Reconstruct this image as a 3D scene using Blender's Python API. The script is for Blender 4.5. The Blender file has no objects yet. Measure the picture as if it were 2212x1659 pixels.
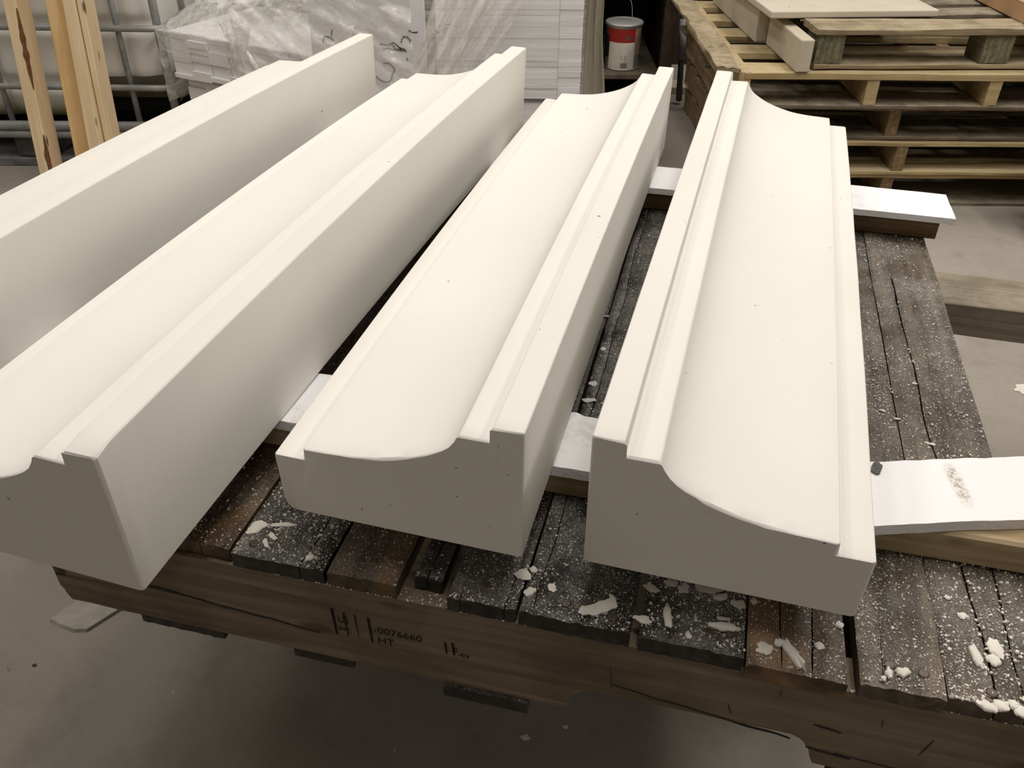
import bpy, bmesh, math, random
from math import sin, cos, pi, radians
from mathutils import Vector, Matrix, noise as mn

random.seed(7)
S = bpy.context.scene
COL = S.collection

# ------------------------------------------------------------------ camera
F, PITCH, ROLL = 1879.96, 0.62032, 0.008623
cam_d = bpy.data.cameras.new('camera')
cam_d.sensor_fit = 'HORIZONTAL'
cam_d.sensor_width = 36.0
cam_d.lens = F / 2212 * 36.0
cam_d.clip_start = 0.02
cam = bpy.data.objects.new('camera', cam_d)
COL.objects.link(cam)
fw = Vector((0, cos(PITCH), -sin(PITCH)))
r0 = Vector((1, 0, 0))
u0 = r0.cross(fw)
rr = r0 * cos(ROLL) + u0 * sin(ROLL)
uu = u0 * cos(ROLL) - r0 * sin(ROLL)
M = Matrix.Identity(4)
for i in range(3):
    M[i][0] = rr[i]; M[i][1] = uu[i]; M[i][2] = -fw[i]
M[2][3] = 1.22
cam.matrix_world = M
S.camera = cam

# ------------------------------------------------------------------ world, lights, exposure
W = bpy.data.worlds.new('world')
S.world = W
W.use_nodes = True
W.node_tree.nodes['Background'].inputs[0].default_value = (1.0, 0.9, 0.78, 1)
W.node_tree.nodes['Background'].inputs[1].default_value = 0.05
S.view_settings.view_transform = 'Standard'
S.view_settings.look = 'None'
S.view_settings.exposure = 0.0
S.view_settings.gamma = 1.0
S.view_settings.use_curve_mapping = False

LAMPS = [  # x, y, z, length x, width y, watts
    (0.20, 0.95, 3.30, 0.30, 2.40, 26),
    (-2.1, 1.50, 3.30, 0.30, 2.40, 27),
    (2.3, 1.30, 3.30, 0.30, 2.40, 42),
    (-1.0, 3.70, 3.30, 0.30, 1.25, 18),  # added fill, brightens the film and the sheet tops
    (0.40, -2.10, 3.30, 0.30, 1.25, 11),  # added front fill for the moulding end faces and stringer
    (1.15, 1.95, 3.30, 0.30, 1.25, 15),  # added fill to lift the background on the right
    (-0.80, 1.85, 3.30, 0.30, 1.25, 14),  # added fill to lift the background on the left
    (1.50, 3.60, 3.30, 0.30, 1.25, 26),  # added fill for the slats and slab of the pallet stack
]
for (x, y, z, lx, ly, w) in LAMPS:
    ld = bpy.data.lights.new('ceiling_or_fill_light', 'AREA')
    ld.shape = 'RECTANGLE'; ld.size = lx; ld.size_y = ly
    ld.energy = w; ld.color = (1.0, 0.945, 0.872)
    lo = bpy.data.objects.new('ceiling_or_fill_light', ld)
    lo.location = (x, y, z - 0.075)
    COL.objects.link(lo)

# ------------------------------------------------------------------ helpers
def tag(o, label=None, cat=None, group=None, kind=None):
    if label: o['label'] = label
    if cat: o['category'] = cat
    if group: o['group'] = group
    if kind: o['kind'] = kind
    return o

def empty(name, loc=(0, 0, 0), rz=0.0, label=None, cat=None, group=None):
    o = bpy.data.objects.new(name, None)
    o.location = loc
    o.rotation_euler = (0, 0, rz)
    o.empty_display_size = 0.05
    COL.objects.link(o)
    return tag(o, label, cat, group)

def build(name, bm, mat, parent=None, smooth=None):
    me = bpy.data.meshes.new(name)
    bmesh.ops.recalc_face_normals(bm, faces=bm.faces)
    bm.to_mesh(me); bm.free()
    if mat is not None:
        for m in (mat if isinstance(mat, (list, tuple)) else [mat]):
            me.materials.append(m)
    if smooth:
        for p in me.polygons: p.use_smooth = True
        me.set_sharp_from_angle(angle=radians(smooth))
    o = bpy.data.objects.new(name, me)
    COL.objects.link(o)
    if parent: o.parent = parent
    return o

def box(bm, x0, x1, y0, y1, z0, z1, bev=0.0, mat=0, xf=None):
    vs = [bm.verts.new((x, y, z)) for z in (z0, z1) for y in (y0, y1) for x in (x0, x1)]
    idx = [(0, 2, 3, 1), (4, 5, 7, 6), (0, 1, 5, 4), (2, 6, 7, 3), (0, 4, 6, 2), (1, 3, 7, 5)]
    fs = [bm.faces.new([vs[i] for i in f]) for f in idx]
    for f in fs: f.material_index = mat
    geo = vs
    if bev > 0:
        es = list({e for f in fs for e in f.edges})
        r = bmesh.ops.bevel(bm, geom=es, offset=bev, segments=2, profile=0.5, affect='EDGES', material=mat)
        geo = list({v for f in r['faces'] for v in f.verts} | {v for v in vs if v.is_valid})
    if xf is not None:
        for v in geo: v.co = xf @ v.co
    return geo

def wonky_box(bm, x0, x1, y0, y1, z0, z1, axis=1, n=30, amp=0.0015, seed=0, ends=0.0, chamf=0.0015, endn=None):
    """sawn timber: long box along axis with uneven edges and ragged ends"""
    L0, L1 = (y0, y1) if axis == 1 else (x0, x1)
    A0, A1 = (x0, x1) if axis == 1 else (y0, y1)
    c = chamf
    prof = [(A0 + c, z0), (A1 - c, z0), (A1, z0 + c), (A1, z1 - c), (A1 - c, z1), (A0 + c, z1), (A0, z1 - c), (A0, z0 + c)]
    m = 9
    # subdivide top and bottom spans
    top = [(A1 - c + (A0 + c - A1 + c) * t / m, z1) for t in range(1, m)]
    bot = [(A0 + c + (A1 - c - A0 - c) * t / m, z0) for t in range(1, m)]
    prof = [prof[0]] + bot + prof[1:5] + top + prof[5:]
    rings = []
    for i in range(n + 1):
        t = i / n
        ring = []
        for (a, z) in prof:
            l = L0 + (L1 - L0) * t
            p = Vector((a * 37 + seed * 3.1, l * 7, z * 37))
            da = mn.noise(p) * amp; dz = mn.noise(p + Vector((9, 5, 2))) * amp
            dl = 0
            if ends and (i == 0 or i == n):
                q = Vector((a * 90 + seed * 7.7, z * 60, 3.0 * (i == 0)))
                dl = (mn.noise(q) + 0.5 * mn.noise(q * 3)) * ends
            co = (a + da, l + dl, z + dz) if axis == 1 else (l + dl, a + da, z + dz)
            ring.append(bm.verts.new(co))
        rings.append(ring)
    k = len(prof)
    for i in range(n):
        for j in range(k):
            bm.faces.new((rings[i][j], rings[i][(j + 1) % k], rings[i + 1][(j + 1) % k], rings[i + 1][j]))
    bm.faces.new(rings[0]); bm.faces.new(rings[-1][::-1])

def tube(bm, pts, r, seg=10, mat=0, caps=True):
    pts = [Vector(p) for p in pts]
    rings = []
    up = Vector((0, 0, 1))
    prev = None
    for i, p in enumerate(pts):
        d = (pts[min(i + 1, len(pts) - 1)] - pts[max(i - 1, 0)]).normalized()
        a = prev if prev is not None else (up if abs(d.z) < 0.9 else Vector((1, 0, 0)))
        n1 = (a - d * a.dot(d)).normalized()
        prev = n1
        n2 = d.cross(n1)
        rad = r[i] if isinstance(r, (list, tuple)) else r
        rings.append([bm.verts.new(p + (n1 * cos(t * 2 * pi / seg) + n2 * sin(t * 2 * pi / seg)) * rad) for t in range(seg)])
    for i in range(len(rings) - 1):
        for j in range(seg):
            f = bm.faces.new((rings[i][j], rings[i][(j + 1) % seg], rings[i + 1][(j + 1) % seg], rings[i + 1][j]))
            f.material_index = mat; f.smooth = True
    if caps:
        for rg in (rings[0][::-1], rings[-1]):
            f = bm.faces.new(rg); f.material_index = mat

def lathe(bm, prof, seg=48, c=(0, 0, 0), mat=0):
    rings = []
    for (r, z) in prof:
        rings.append([bm.verts.new((c[0] + r * cos(t * 2 * pi / seg), c[1] + r * sin(t * 2 * pi / seg), c[2] + z)) for t in range(seg)])
    for i in range(len(rings) - 1):
        for j in range(seg):
            f = bm.faces.new((rings[i][j], rings[i][(j + 1) % seg], rings[i + 1][(j + 1) % seg], rings[i + 1][j]))
            f.material_index = mat
    bm.faces.new(rings[0][::-1]).material_index = mat
    bm.faces.new(rings[-1]).material_index = mat

# ------------------------------------------------------------------ materials
def newmat(name, rough=0.8, spec=0.3):
    m = bpy.data.materials.new(name); m.use_nodes = True
    nt = m.node_tree
    b = nt.nodes['Principled BSDF']
    b.inputs['Roughness'].default_value = rough
    b.inputs['Specular IOR Level'].default_value = spec
    return m, nt, b

class NB:
    def __init__(s, nt): s.nt = nt
    def n(s, t, **k):
        nd = s.nt.nodes.new(t)
        for a, v in k.items():
            if a.startswith('i_'):
                key = a[2:]
                key = int(key) if key.isdigit() else key.replace('_', ' ')
                nd.inputs[key].default_value = v
            else: setattr(nd, a, v)
        return nd
    def l(s, a, b): s.nt.links.new(a, b)
    def coords(s, scale=(1, 1, 1), loc=(0, 0, 0), rnd=0.0):
        tc = s.n('ShaderNodeTexCoord'); mp = s.n('ShaderNodeMapping')
        mp.inputs['Scale'].default_value = scale; mp.inputs['Location'].default_value = loc
        s.l(tc.outputs['Object'], mp.inputs[0])
        if rnd:
            oi = s.n('ShaderNodeObjectInfo'); mu = s.n('ShaderNodeMath', operation='MULTIPLY'); mu.inputs[1].default_value = rnd
            s.l(oi.outputs['Random'], mu.inputs[0])
            cx = s.n('ShaderNodeCombineXYZ')
            for i in range(3): s.l(mu.outputs[0], cx.inputs[i])
            ad = s.n('ShaderNodeVectorMath', operation='ADD'); s.l(mp.outputs[0], ad.inputs[0]); s.l(cx.outputs[0], ad.inputs[1])
            return ad.outputs[0]
        return mp.outputs[0]
    def noise(s, vec, scale, detail=4, rough=0.55, dist=0.0):
        nd = s.n('ShaderNodeTexNoise'); nd.inputs['Scale'].default_value = scale; nd.inputs['Detail'].default_value = detail
        nd.inputs['Roughness'].default_value = rough; nd.inputs['Distortion'].default_value = dist
        s.l(vec, nd.inputs['Vector']); return nd.outputs['Fac']
    def ramp(s, fac, stops, interp='LINEAR'):
        nd = s.n('ShaderNodeValToRGB'); cr = nd.color_ramp; cr.interpolation = interp
        while len(cr.elements) < len(stops): cr.elements.new(0.5)
        for e, (p, c) in zip(cr.elements, stops):
            e.position = p; e.color = (c, c, c, 1) if isinstance(c, (int, float)) else (*c, 1)
        s.l(fac, nd.inputs[0]); return nd.outputs[0]
    def mix(s, fac, a, b, mode='MIX'):
        nd = s.n('ShaderNodeMix', data_type='RGBA', blend_type=mode)
        for sock, v in ((nd.inputs[0], fac), (nd.inputs[6], a), (nd.inputs[7], b)):
            if isinstance(v, bpy.types.NodeSocket): s.l(v, sock)
            elif isinstance(v, (int, float)): sock.default_value = v
            else: sock.default_value = (*v, 1)
        return nd.outputs[2]
    def math(s, op, a, b=None, clamp=False):
        nd = s.n('ShaderNodeMath', operation=op); nd.use_clamp = clamp
        for i, v in enumerate((a, b)):
            if v is None: continue
            if isinstance(v, bpy.types.NodeSocket): s.l(v, nd.inputs[i])
            else: nd.inputs[i].default_value = v
        return nd.outputs[0]
    def bump(s, h, strength, dist, bsdf):
        nd = s.n('ShaderNodeBump'); nd.inputs['Strength'].default_value = strength; nd.inputs['Distance'].default_value = dist
        s.l(h, nd.inputs['Height']); s.l(nd.outputs[0], bsdf.inputs['Normal']); return nd

def srgb(r, g, b):
    f = lambda c: (c / 255 / 12.92) if c / 255 <= 0.04045 else ((c / 255 + 0.055) / 1.055) ** 2.4
    return (f(r), f(g), f(b))

def specks(nb, vec, scale, size, density):
    """sparse irregular dots: 1 in the dot, 0 elsewhere"""
    v = nb.n('ShaderNodeTexVoronoi'); v.inputs['Scale'].default_value = scale
    nz = nb.n('ShaderNodeTexNoise'); nz.inputs['Scale'].default_value = scale * 2.0; nz.inputs['Detail'].default_value = 1
    nb.l(vec, nz.inputs['Vector'])
    mx = nb.n('ShaderNodeVectorMath', operation='SCALE'); mx.inputs['Scale'].default_value = 0.5 / scale
    nb.l(nz.outputs['Color'], mx.inputs[0])
    ad = nb.n('ShaderNodeVectorMath', operation='ADD'); nb.l(vec, ad.inputs[0]); nb.l(mx.outputs[0], ad.inputs[1])
    nb.l(ad.outputs[0], v.inputs['Vector'])
    sp = nb.n('ShaderNodeSeparateColor'); nb.l(v.outputs['Color'], sp.inputs[0])
    rad = nb.math('MULTIPLY', sp.outputs[1], size)
    a = nb.math('LESS_THAN', v.outputs['Distance'], rad)
    if isinstance(density, bpy.types.NodeSocket): b = nb.math('LESS_THAN', sp.outputs[0], density)
    else: b = nb.math('LESS_THAN', sp.outputs[0], density)
    return nb.math('MULTIPLY', a, b)

def wood(name, base, dark, axis=1, grain=1.0, dust=0.0, dustcol=(0.62, 0.60, 0.56), knots=0.0, stain=0.0, rough=0.75,
         tan=None, tanmask=None, speck=0.0, sc=1.0, cracks=0.35, spec=0.25):
    m, nt, b = newmat(name, rough, spec)
    nb = NB(nt)
    st = [60, 60, 60]; st[axis] = 3.0
    vec = nb.coords(tuple(s * sc for s in st), rnd=40.0)
    plain = nb.coords((1, 1, 1), rnd=13.0)
    g1 = nb.noise(vec, 1.0, 6, 0.6, 0.8)
    col = nb.mix(nb.ramp(g1, [(0.3, 0.0), (0.72, 1.0)]), dark, base)
    # broad rings
    st2 = [9, 9, 9]; st2[axis] = 0.8
    wv = nb.n('ShaderNodeTexWave', wave_type='BANDS', bands_direction='X' if axis == 1 else 'Z')
    wv.inputs['Scale'].default_value = 3.5; wv.inputs['Distortion'].default_value = 5.0
    wv.inputs['Detail'].default_value = 3; wv.inputs['Detail Scale'].default_value = 1.2
    nb.l(nb.coords(tuple(s * sc * 0.5 for s in st2), rnd=20.0), wv.inputs['Vector'])
    col = nb.mix(nb.math('MULTIPLY', nb.ramp(wv.outputs['Fac'], [(0.35, 0.0), (0.9, 1.0)]), 0.35 * grain), col, dark)
    big = nb.noise(plain, 7.0, 5, 0.6, 0.4)
    if tan is not None:
        tm = nb.ramp(nb.noise(nb.coords((10, 5, 10), rnd=31.0), 1.0, 3, 0.6, 0.5), [(tanmask[0], 0.0), (tanmask[1], 1.0)])
        col = nb.mix(tm, col, nb.mix(g1, tuple(c * 0.55 for c in tan), tan))
    if stain:
        col = nb.mix(nb.math('MULTIPLY', nb.ramp(big, [(0.45, 0.0), (0.7, 1.0)]), stain), col, tuple(c * 0.35 for c in dark))
    if knots:
        v = nb.n('ShaderNodeTexVoronoi'); v.inputs['Scale'].default_value = 1.0
        ks = [14, 14, 14]; ks[axis] = 5.0
        nb.l(nb.coords(tuple(ks), rnd=7.0), v.inputs['Vector'])
        kn = nb.ramp(v.outputs['Distance'], [(0.07, 1.0), (0.13, 0.0)])
        col = nb.mix(nb.math('MULTIPLY', kn, knots), col, srgb(80, 52, 30))
    if cracks:
        st3 = [130, 130, 130]; st3[axis] = 2.2
        ck = nb.noise(nb.coords(tuple(s * sc for s in st3), rnd=50.0), 0.45, 3, 0.5, 1.0)
        ckm = nb.ramp(ck, [(0.245, 1.0), (0.285, 0.0)])
        col = nb.mix(nb.math('MULTIPLY', ckm, cracks), col, (0.006, 0.005, 0.004))
    geo = nb.n('ShaderNodeNewGeometry'); sx = nb.n('ShaderNodeSeparateXYZ'); nb.l(geo.outputs['Normal'], sx.inputs[0])
    upm = nb.ramp(sx.outputs[2], [(0.35, 0.0), (0.8, 1.0)])
    if dust:
        dn = nb.noise(plain, 11.0, 7, 0.72, 0.2)
        dm = nb.ramp(dn, [(0.40, 0.0), (0.66, 1.0)])
        fine = nb.noise(plain, 420.0, 3, 0.7)
        dm = nb.math('MULTIPLY', dm, nb.ramp(fine, [(0.38, 0.25), (0.62, 1.0)]))
        dm = nb.math('MULTIPLY', nb.math('MULTIPLY', dm, dust), upm)
        col = nb.mix(dm, col, dustcol)
    if speck:
        den = nb.ramp(nb.noise(nb.coords((1, 1, 1), rnd=3.0), 9.0, 3, 0.6), [(0.38, 0.04), (0.75, speck)])
        s1 = specks(nb, plain, 520.0, 0.5, den)
        s2 = specks(nb, plain, 240.0, 0.40, nb.math('MULTIPLY', den, 0.30))
        s0 = specks(nb, plain, 1100.0, 0.52, nb.math('MULTIPLY', den, 1.5))
        sm = nb.math('MULTIPLY', nb.math('MAXIMUM', nb.math('MAXIMUM', s1, s2), nb.math('MULTIPLY', s0, 0.6)), upm)
        col = nb.mix(sm, col, dustcol)
    nb.l(col, b.inputs['Base Color'])
    nb.bump(nb.math('ADD', g1, nb.math('MULTIPLY', nb.noise(plain, 300, 3), 0.3)), 0.6, 0.0012, b)
    return m

def plaster():
    m, nt, b = newmat('cast_stone', 0.78, 0.25)
    nb = NB(nt)
    p = nb.coords((1, 1, 1), rnd=9.0)
    n1 = nb.noise(p, 5.0, 4, 0.5)
    col = nb.mix(nb.ramp(n1, [(0.3, 0.0), (0.7, 1.0)]), (0.79, 0.766, 0.718), (0.82, 0.80, 0.757))
    # bug holes and a few stains
    ps = specks(nb, p, 42.0, 0.085, 0.16)
    tcn = nb.n('ShaderNodeTexCoord'); sn = nb.n('ShaderNodeSeparateXYZ'); nb.l(tcn.outputs['Normal'], sn.inputs[0])
    cut = nb.ramp(nb.math('MULTIPLY', sn.outputs[1], -1.0), [(0.80, 0.0), (0.92, 1.0)])   # sawn end shows more air holes
    ps2 = specks(nb, p, 110.0, 0.12, nb.math('ADD', 0.03, nb.math('MULTIPLY', cut, 0.22)))
    holes = nb.math('MAXIMUM', ps, ps2)
    col = nb.mix(nb.math('MULTIPLY', holes, 0.8), col, (0.16, 0.14, 0.12))
    stn = nb.noise(p, 9.0, 5, 0.7, 0.6)
    col = nb.mix(nb.math('MULTIPLY', nb.ramp(stn, [(0.70, 0.0), (0.80, 1.0)]), 0.35), col, (0.42, 0.38, 0.31))
    nb.l(col, b.inputs['Base Color'])
    h = nb.math('SUBTRACT', nb.math('MULTIPLY', nb.noise(p, 160.0, 4, 0.6), 0.5), holes)
    nb.bump(h, 0.35, 0.0008, b)
    return m

def simple(name, col, rough=0.8, spec=0.3, var=0.15, scale=8.0, bump=0.0, bscale=80.0, metal=0.0):
    m, nt, b = newmat(name, rough, spec)
    nb = NB(nt)
    p = nb.coords((1, 1, 1), rnd=17.0)
    n1 = nb.noise(p, scale, 5, 0.6)
    nb.l(nb.mix(nb.ramp(n1, [(0.3, 0.0), (0.7, 1.0)]), tuple(c * (1 - var) for c in col), tuple(min(1, c * (1 + var)) for c in col)), b.inputs['Base Color'])
    b.inputs['Metallic'].default_value = metal
    if bump: nb.bump(nb.noise(p, bscale, 4, 0.6), bump, 0.002, b)
    return m

def foam_mat(name='polystyrene', streak=None, dirty=0.0):
    m, nt, b = newmat(name, 0.85, 0.25)
    nb = NB(nt)
    p = nb.coords((1, 1, 1), rnd=5.0)
    v = nb.n('ShaderNodeTexVoronoi'); v.inputs['Scale'].default_value = 260.0; nb.l(p, v.inputs['Vector'])
    dirt = nb.noise(p, 13.0, 7, 0.75, 0.5)
    col = nb.mix(nb.ramp(dirt, [(0.60 - dirty, 0.0), (0.72 - dirty, 0.45), (0.85, 0.8)]), (0.90, 0.90, 0.92), (0.50, 0.46, 0.40))
    col = nb.mix(nb.math('MULTIPLY', specks(nb, p, 60.0, 0.14, 0.06), 0.5), col, (0.45, 0.42, 0.38))
    if streak:   # brown scuff running across the strip: (x, y, angle, half length, half width)
        tc = nb.n('ShaderNodeTexCoord'); mp = nb.n('ShaderNodeMapping', vector_type='TEXTURE')
        mp.inputs['Location'].default_value = (streak[0], streak[1], 0); mp.inputs['Rotation'].default_value = (0, 0, streak[2])
        mp.inputs['Scale'].default_value = (streak[3], streak[4], 1)
        nb.l(tc.outputs['Object'], mp.inputs[0])
        sx = nb.n('ShaderNodeSeparateXYZ'); nb.l(mp.outputs[0], sx.inputs[0])
        r = nb.math('ADD', nb.math('POWER', nb.math('ABSOLUTE', sx.outputs[0]), 4.0), nb.math('POWER', nb.math('ABSOLUTE', sx.outputs[1]), 2.0))
        halo = nb.ramp(r, [(0.0, 0.55), (1.0, 0.0)])
        col = nb.mix(nb.math('MULTIPLY', halo, 0.55), col, (0.72, 0.60, 0.42))
        grit = nb.ramp(nb.noise(p, 230.0, 5, 0.75), [(0.46, 0.0), (0.58, 1.0)])
        col = nb.mix(nb.math('MULTIPLY', nb.math('MULTIPLY', grit, nb.ramp(r, [(0.0, 1.0), (0.7, 0.0)])), 0.85), col, (0.30, 0.26, 0.20))
    nb.l(col, b.inputs['Base Color'])
    nb.bump(v.outputs['Distance'], 0.35, 0.001, b)
    return m

def concrete():
    m, nt, b = newmat('concrete_floor', 0.72, 0.3)
    nb = NB(nt)
    p = nb.coords()
    a = nb.noise(p, 1.3, 6, 0.6, 0.5); c = nb.noise(p, 9.0, 7, 0.68, 0.3); d = nb.noise(p, 60.0, 4, 0.6)
    col = nb.mix(nb.ramp(a, [(0.3, 0.0), (0.7, 1.0)]), (0.315, 0.285, 0.245), (0.40, 0.365, 0.32))
    col = nb.mix(nb.math('MULTIPLY', nb.ramp(c, [(0.50, 0.0), (0.72, 1.0)]), 0.42), col, (0.21, 0.185, 0.152))
    col = nb.mix(nb.math('MULTIPLY', nb.ramp(d, [(0.35, 1.0), (0.5, 0.0)]), 0.16), col, (0.26, 0.23, 0.19))
    col = nb.mix(nb.math('MULTIPLY', specks(nb, p, 22.0, 0.13, 0.25), 0.6), col, (0.17, 0.145, 0.12))
    col = nb.mix(nb.math('MULTIPLY', specks(nb, p, 30.0, 0.07, 0.12), 0.7), col, (0.7, 0.67, 0.6))
    nb.l(col, b.inputs['Base Color'])
    nb.bump(nb.math('ADD', nb.math('MULTIPLY', c, 0.6), nb.math('MULTIPLY', d, 0.4)), 0.5, 0.003, b)
    return m

def film(name='stretch_film', alpha=0.38, rough=0.16, col=(0.86, 0.83, 0.78), sx=18, sz=18):
    m, nt, b = newmat(name, rough, 0.6)
    nb = NB(nt)
    p = nb.coords((sx, sx, sz), rnd=7.0)
    n1 = nb.noise(p, 1.0, 6, 0.62, 1.4)
    b.inputs['Base Color'].default_value = (*col, 1)
    b.inputs['Coat Weight'].default_value = 0.6; b.inputs['Coat Roughness'].default_value = 0.06
    al = nb.ramp(n1, [(0.35, max(0.0, alpha - 0.20)), (0.68, min(1.0, alpha + 0.22))])
    nb.l(al, b.inputs['Alpha'])
    nb.bump(nb.math('ADD', n1, nb.math('MULTIPLY', nb.noise(p, 3.0, 4, 0.5, 1.0), 0.4)), 0.6, 0.010, b)
    return m

M_plaster = plaster()
M_foam = foam_mat()
M_floor = concrete()
M_wall = simple('painted_block_wall', (0.30, 0.28, 0.25), 0.9, 0.2, 0.1)
M_ceil = simple('ceiling_paint', (0.50, 0.47, 0.43), 0.9, 0.2, 0.05)
M_deck = wood('deck_grey', srgb(84, 76, 67), srgb(32, 28, 24), 1, dust=0.34, speck=0.55, stain=0.6, cracks=0.9, rough=0.5)
M_deck_black = wood('deck_black', srgb(66, 60, 54), srgb(20, 18, 16), 1, dust=0.50, speck=0.7, stain=0.7, cracks=0.9, rough=0.45)
M_deck_brown = wood('deck_brown', srgb(100, 84, 66), srgb(44, 34, 26), 1, dust=0.16, speck=0.35, stain=0.6, cracks=0.9,
                    tan=srgb(128, 98, 66), tanmask=(0.48, 0.7), rough=0.5)
M_deck_tan = wood('deck_tan', srgb(96, 80, 64), srgb(44, 34, 26), 1, dust=0.20, speck=0.5, stain=0.55, cracks=0.9,
                  tan=srgb(168, 132, 92), tanmask=(0.46, 0.64), rough=0.55)
M_deck_dusty = wood('deck_weathered', srgb(116, 104, 88), srgb(56, 47, 38), 1, dust=0.30, speck=0.55, stain=0.6, cracks=1.0, rough=0.6)
M_stringer = wood('stringer_wood', srgb(150, 134, 114), srgb(104, 90, 74), 0, dust=0.12, stain=0.5, knots=0.7, cracks=0.6, rough=0.65)
M_sawn = wood('sawn_spruce', srgb(196, 178, 146), srgb(156, 134, 100), 0, knots=0.8, grain=0.8, cracks=0.2, stain=0.12)
M_sawn_dirty = wood('sawn_spruce_dirty', srgb(160, 138, 104), srgb(104, 84, 58), 0, knots=0.6, cracks=0.5, stain=0.5)
M_stud = wood('stud_spruce', srgb(240, 220, 186), srgb(222, 194, 152), 2, knots=0.9, cracks=0.0, stain=0.05, sc=0.7)
M_stud_y = wood('stud_yellow', srgb(238, 206, 156), srgb(212, 170, 114), 2, knots=1.0, cracks=0.1, stain=0.05, sc=0.6)
M_beam = wood('dusty_beam', srgb(170, 160, 142), srgb(122, 112, 96), 0, dust=0.7, dustcol=srgb(186, 178, 160), cracks=0.4, stain=0.4)
M_pal = wood('pallet_wood', srgb(184, 168, 138), srgb(130, 112, 86), 0, dust=0.85, dustcol=srgb(205, 194, 170), cracks=0.4, stain=0.4)
M_pal_g = wood('pallet_wood_grey', srgb(150, 139, 120), srgb(92, 82, 68), 0, dust=0.8, dustcol=srgb(190, 180, 160), cracks=0.4, stain=0.5)
M_pal_y = wood('pallet_wood_fresh', srgb(206, 188, 146), srgb(168, 144, 102), 0, dust=0.75, dustcol=srgb(205, 194, 170), cracks=0.3, stain=0.2)
M_pal_s = wood('pallet_stringer', srgb(172, 148, 112), srgb(108, 88, 62), 1, dust=0.5, dustcol=srgb(205, 194, 170), cracks=0.4, stain=0.4)
M_pal_end = wood('pallet_endgrain', srgb(142, 138, 114), srgb(96, 92, 72), 1, grain=1.6, cracks=0.3, stain=0.3)
M_nail = simple('rusty_nail', (0.12, 0.09, 0.075), 0.5, 0.5, 0.3, 200, metal=0.6)
M_ink = simple('stamp_ink', (0.012, 0.010, 0.008), 0.8, 0.2, 0.2, 90)
M_chip = simple('plaster_flake', (0.80, 0.76, 0.69), 0.85, 0.2, 0.06, 60, bump=0.3, bscale=300)
M_chipfloor = simple('floor_patch', (0.42, 0.39, 0.34), 0.9, 0.2, 0.15, 30, bump=0.6, bscale=90)
M_slab = simple('beige_slab', (0.64, 0.58, 0.48), 0.8, 0.25, 0.06, 10, bump=0.15)
M_beige = simple('beige_cast', (0.58, 0.52, 0.41), 0.85, 0.2, 0.08, 12, bump=0.2)
M_galv = simple('galvanised_steel', (0.36, 0.37, 0.37), 0.55, 0.4, 0.3, 14, metal=0.35)
M_black = simple('black_plastic', (0.02, 0.02, 0.02), 0.6, 0.4, 0.2, 20)
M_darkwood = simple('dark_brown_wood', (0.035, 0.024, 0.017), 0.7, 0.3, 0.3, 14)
M_card = simple('cardboard', srgb(196, 160, 122), 0.85, 0.2, 0.06, 6)
M_white = simple('white_sheet', (0.89, 0.885, 0.90), 0.6, 0.3, 0.03, 12)
M_white2 = simple('white_sheet_grey', (0.82, 0.815, 0.83), 0.6, 0.3, 0.05, 12)
M_marker = simple('black_marker', (0.03, 0.028, 0.025), 0.7, 0.2, 0.2, 50)
M_red = simple('red_label', srgb(150, 36, 30), 0.5, 0.4, 0.1, 20)
M_paper = simple('label_paper', (0.62, 0.59, 0.50), 0.7, 0.3, 0.08, 20)
M_tin = simple('tin_can', (0.42, 0.40, 0.36), 0.45, 0.5, 0.2, 12, metal=0.6)
M_lid = simple('tin_lid', (0.62, 0.62, 0.60), 0.5, 0.5, 0.12, 12, metal=0.3)
M_text = simple('label_print', (0.10, 0.09, 0.08), 0.7, 0.2, 0.1, 20)
M_sack = simple('woven_sack', srgb(190, 176, 140), 0.9, 0.2, 0.12, 40, bump=0.5, bscale=120)
M_purple = simple('pale_lilac_sleeve', srgb(170, 164, 172), 0.6, 0.3, 0.1, 20)
M_film = film('stretch_film', 0.40, 0.16, (0.96, 0.945, 0.91))
M_film_dense = film('bunched_film', 0.60, 0.18, (0.94, 0.91, 0.86), 26, 9)
M_film_wrap = film('tight_wrap', 0.14, 0.10, (0.98, 0.97, 0.98), 2.5, 90)
M_flap = film('film_side_flap', 0.93, 0.35, srgb(170, 162, 146), 60, 7)

mt, nt_, bt_ = newmat('tote_polyethylene', 0.45, 0.4)
nbt = NB(nt_); pt_ = nbt.coords()
sxz = nbt.n('ShaderNodeSeparateXYZ'); nbt.l(pt_, sxz.inputs[0])
# algae-coloured residue settled in the bottom of the bottle
lv = nbt.math('ADD', sxz.outputs[2], nbt.math('MULTIPLY', nbt.noise(pt_, 6, 4), 0.05))
nbt.l(nbt.mix(nbt.ramp(lv, [(0.20, 1.0), (0.30, 0.0)]), (0.86, 0.84, 0.79), (0.40, 0.39, 0.22)), bt_.inputs['Base Color'])
M_tote = mt

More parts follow.
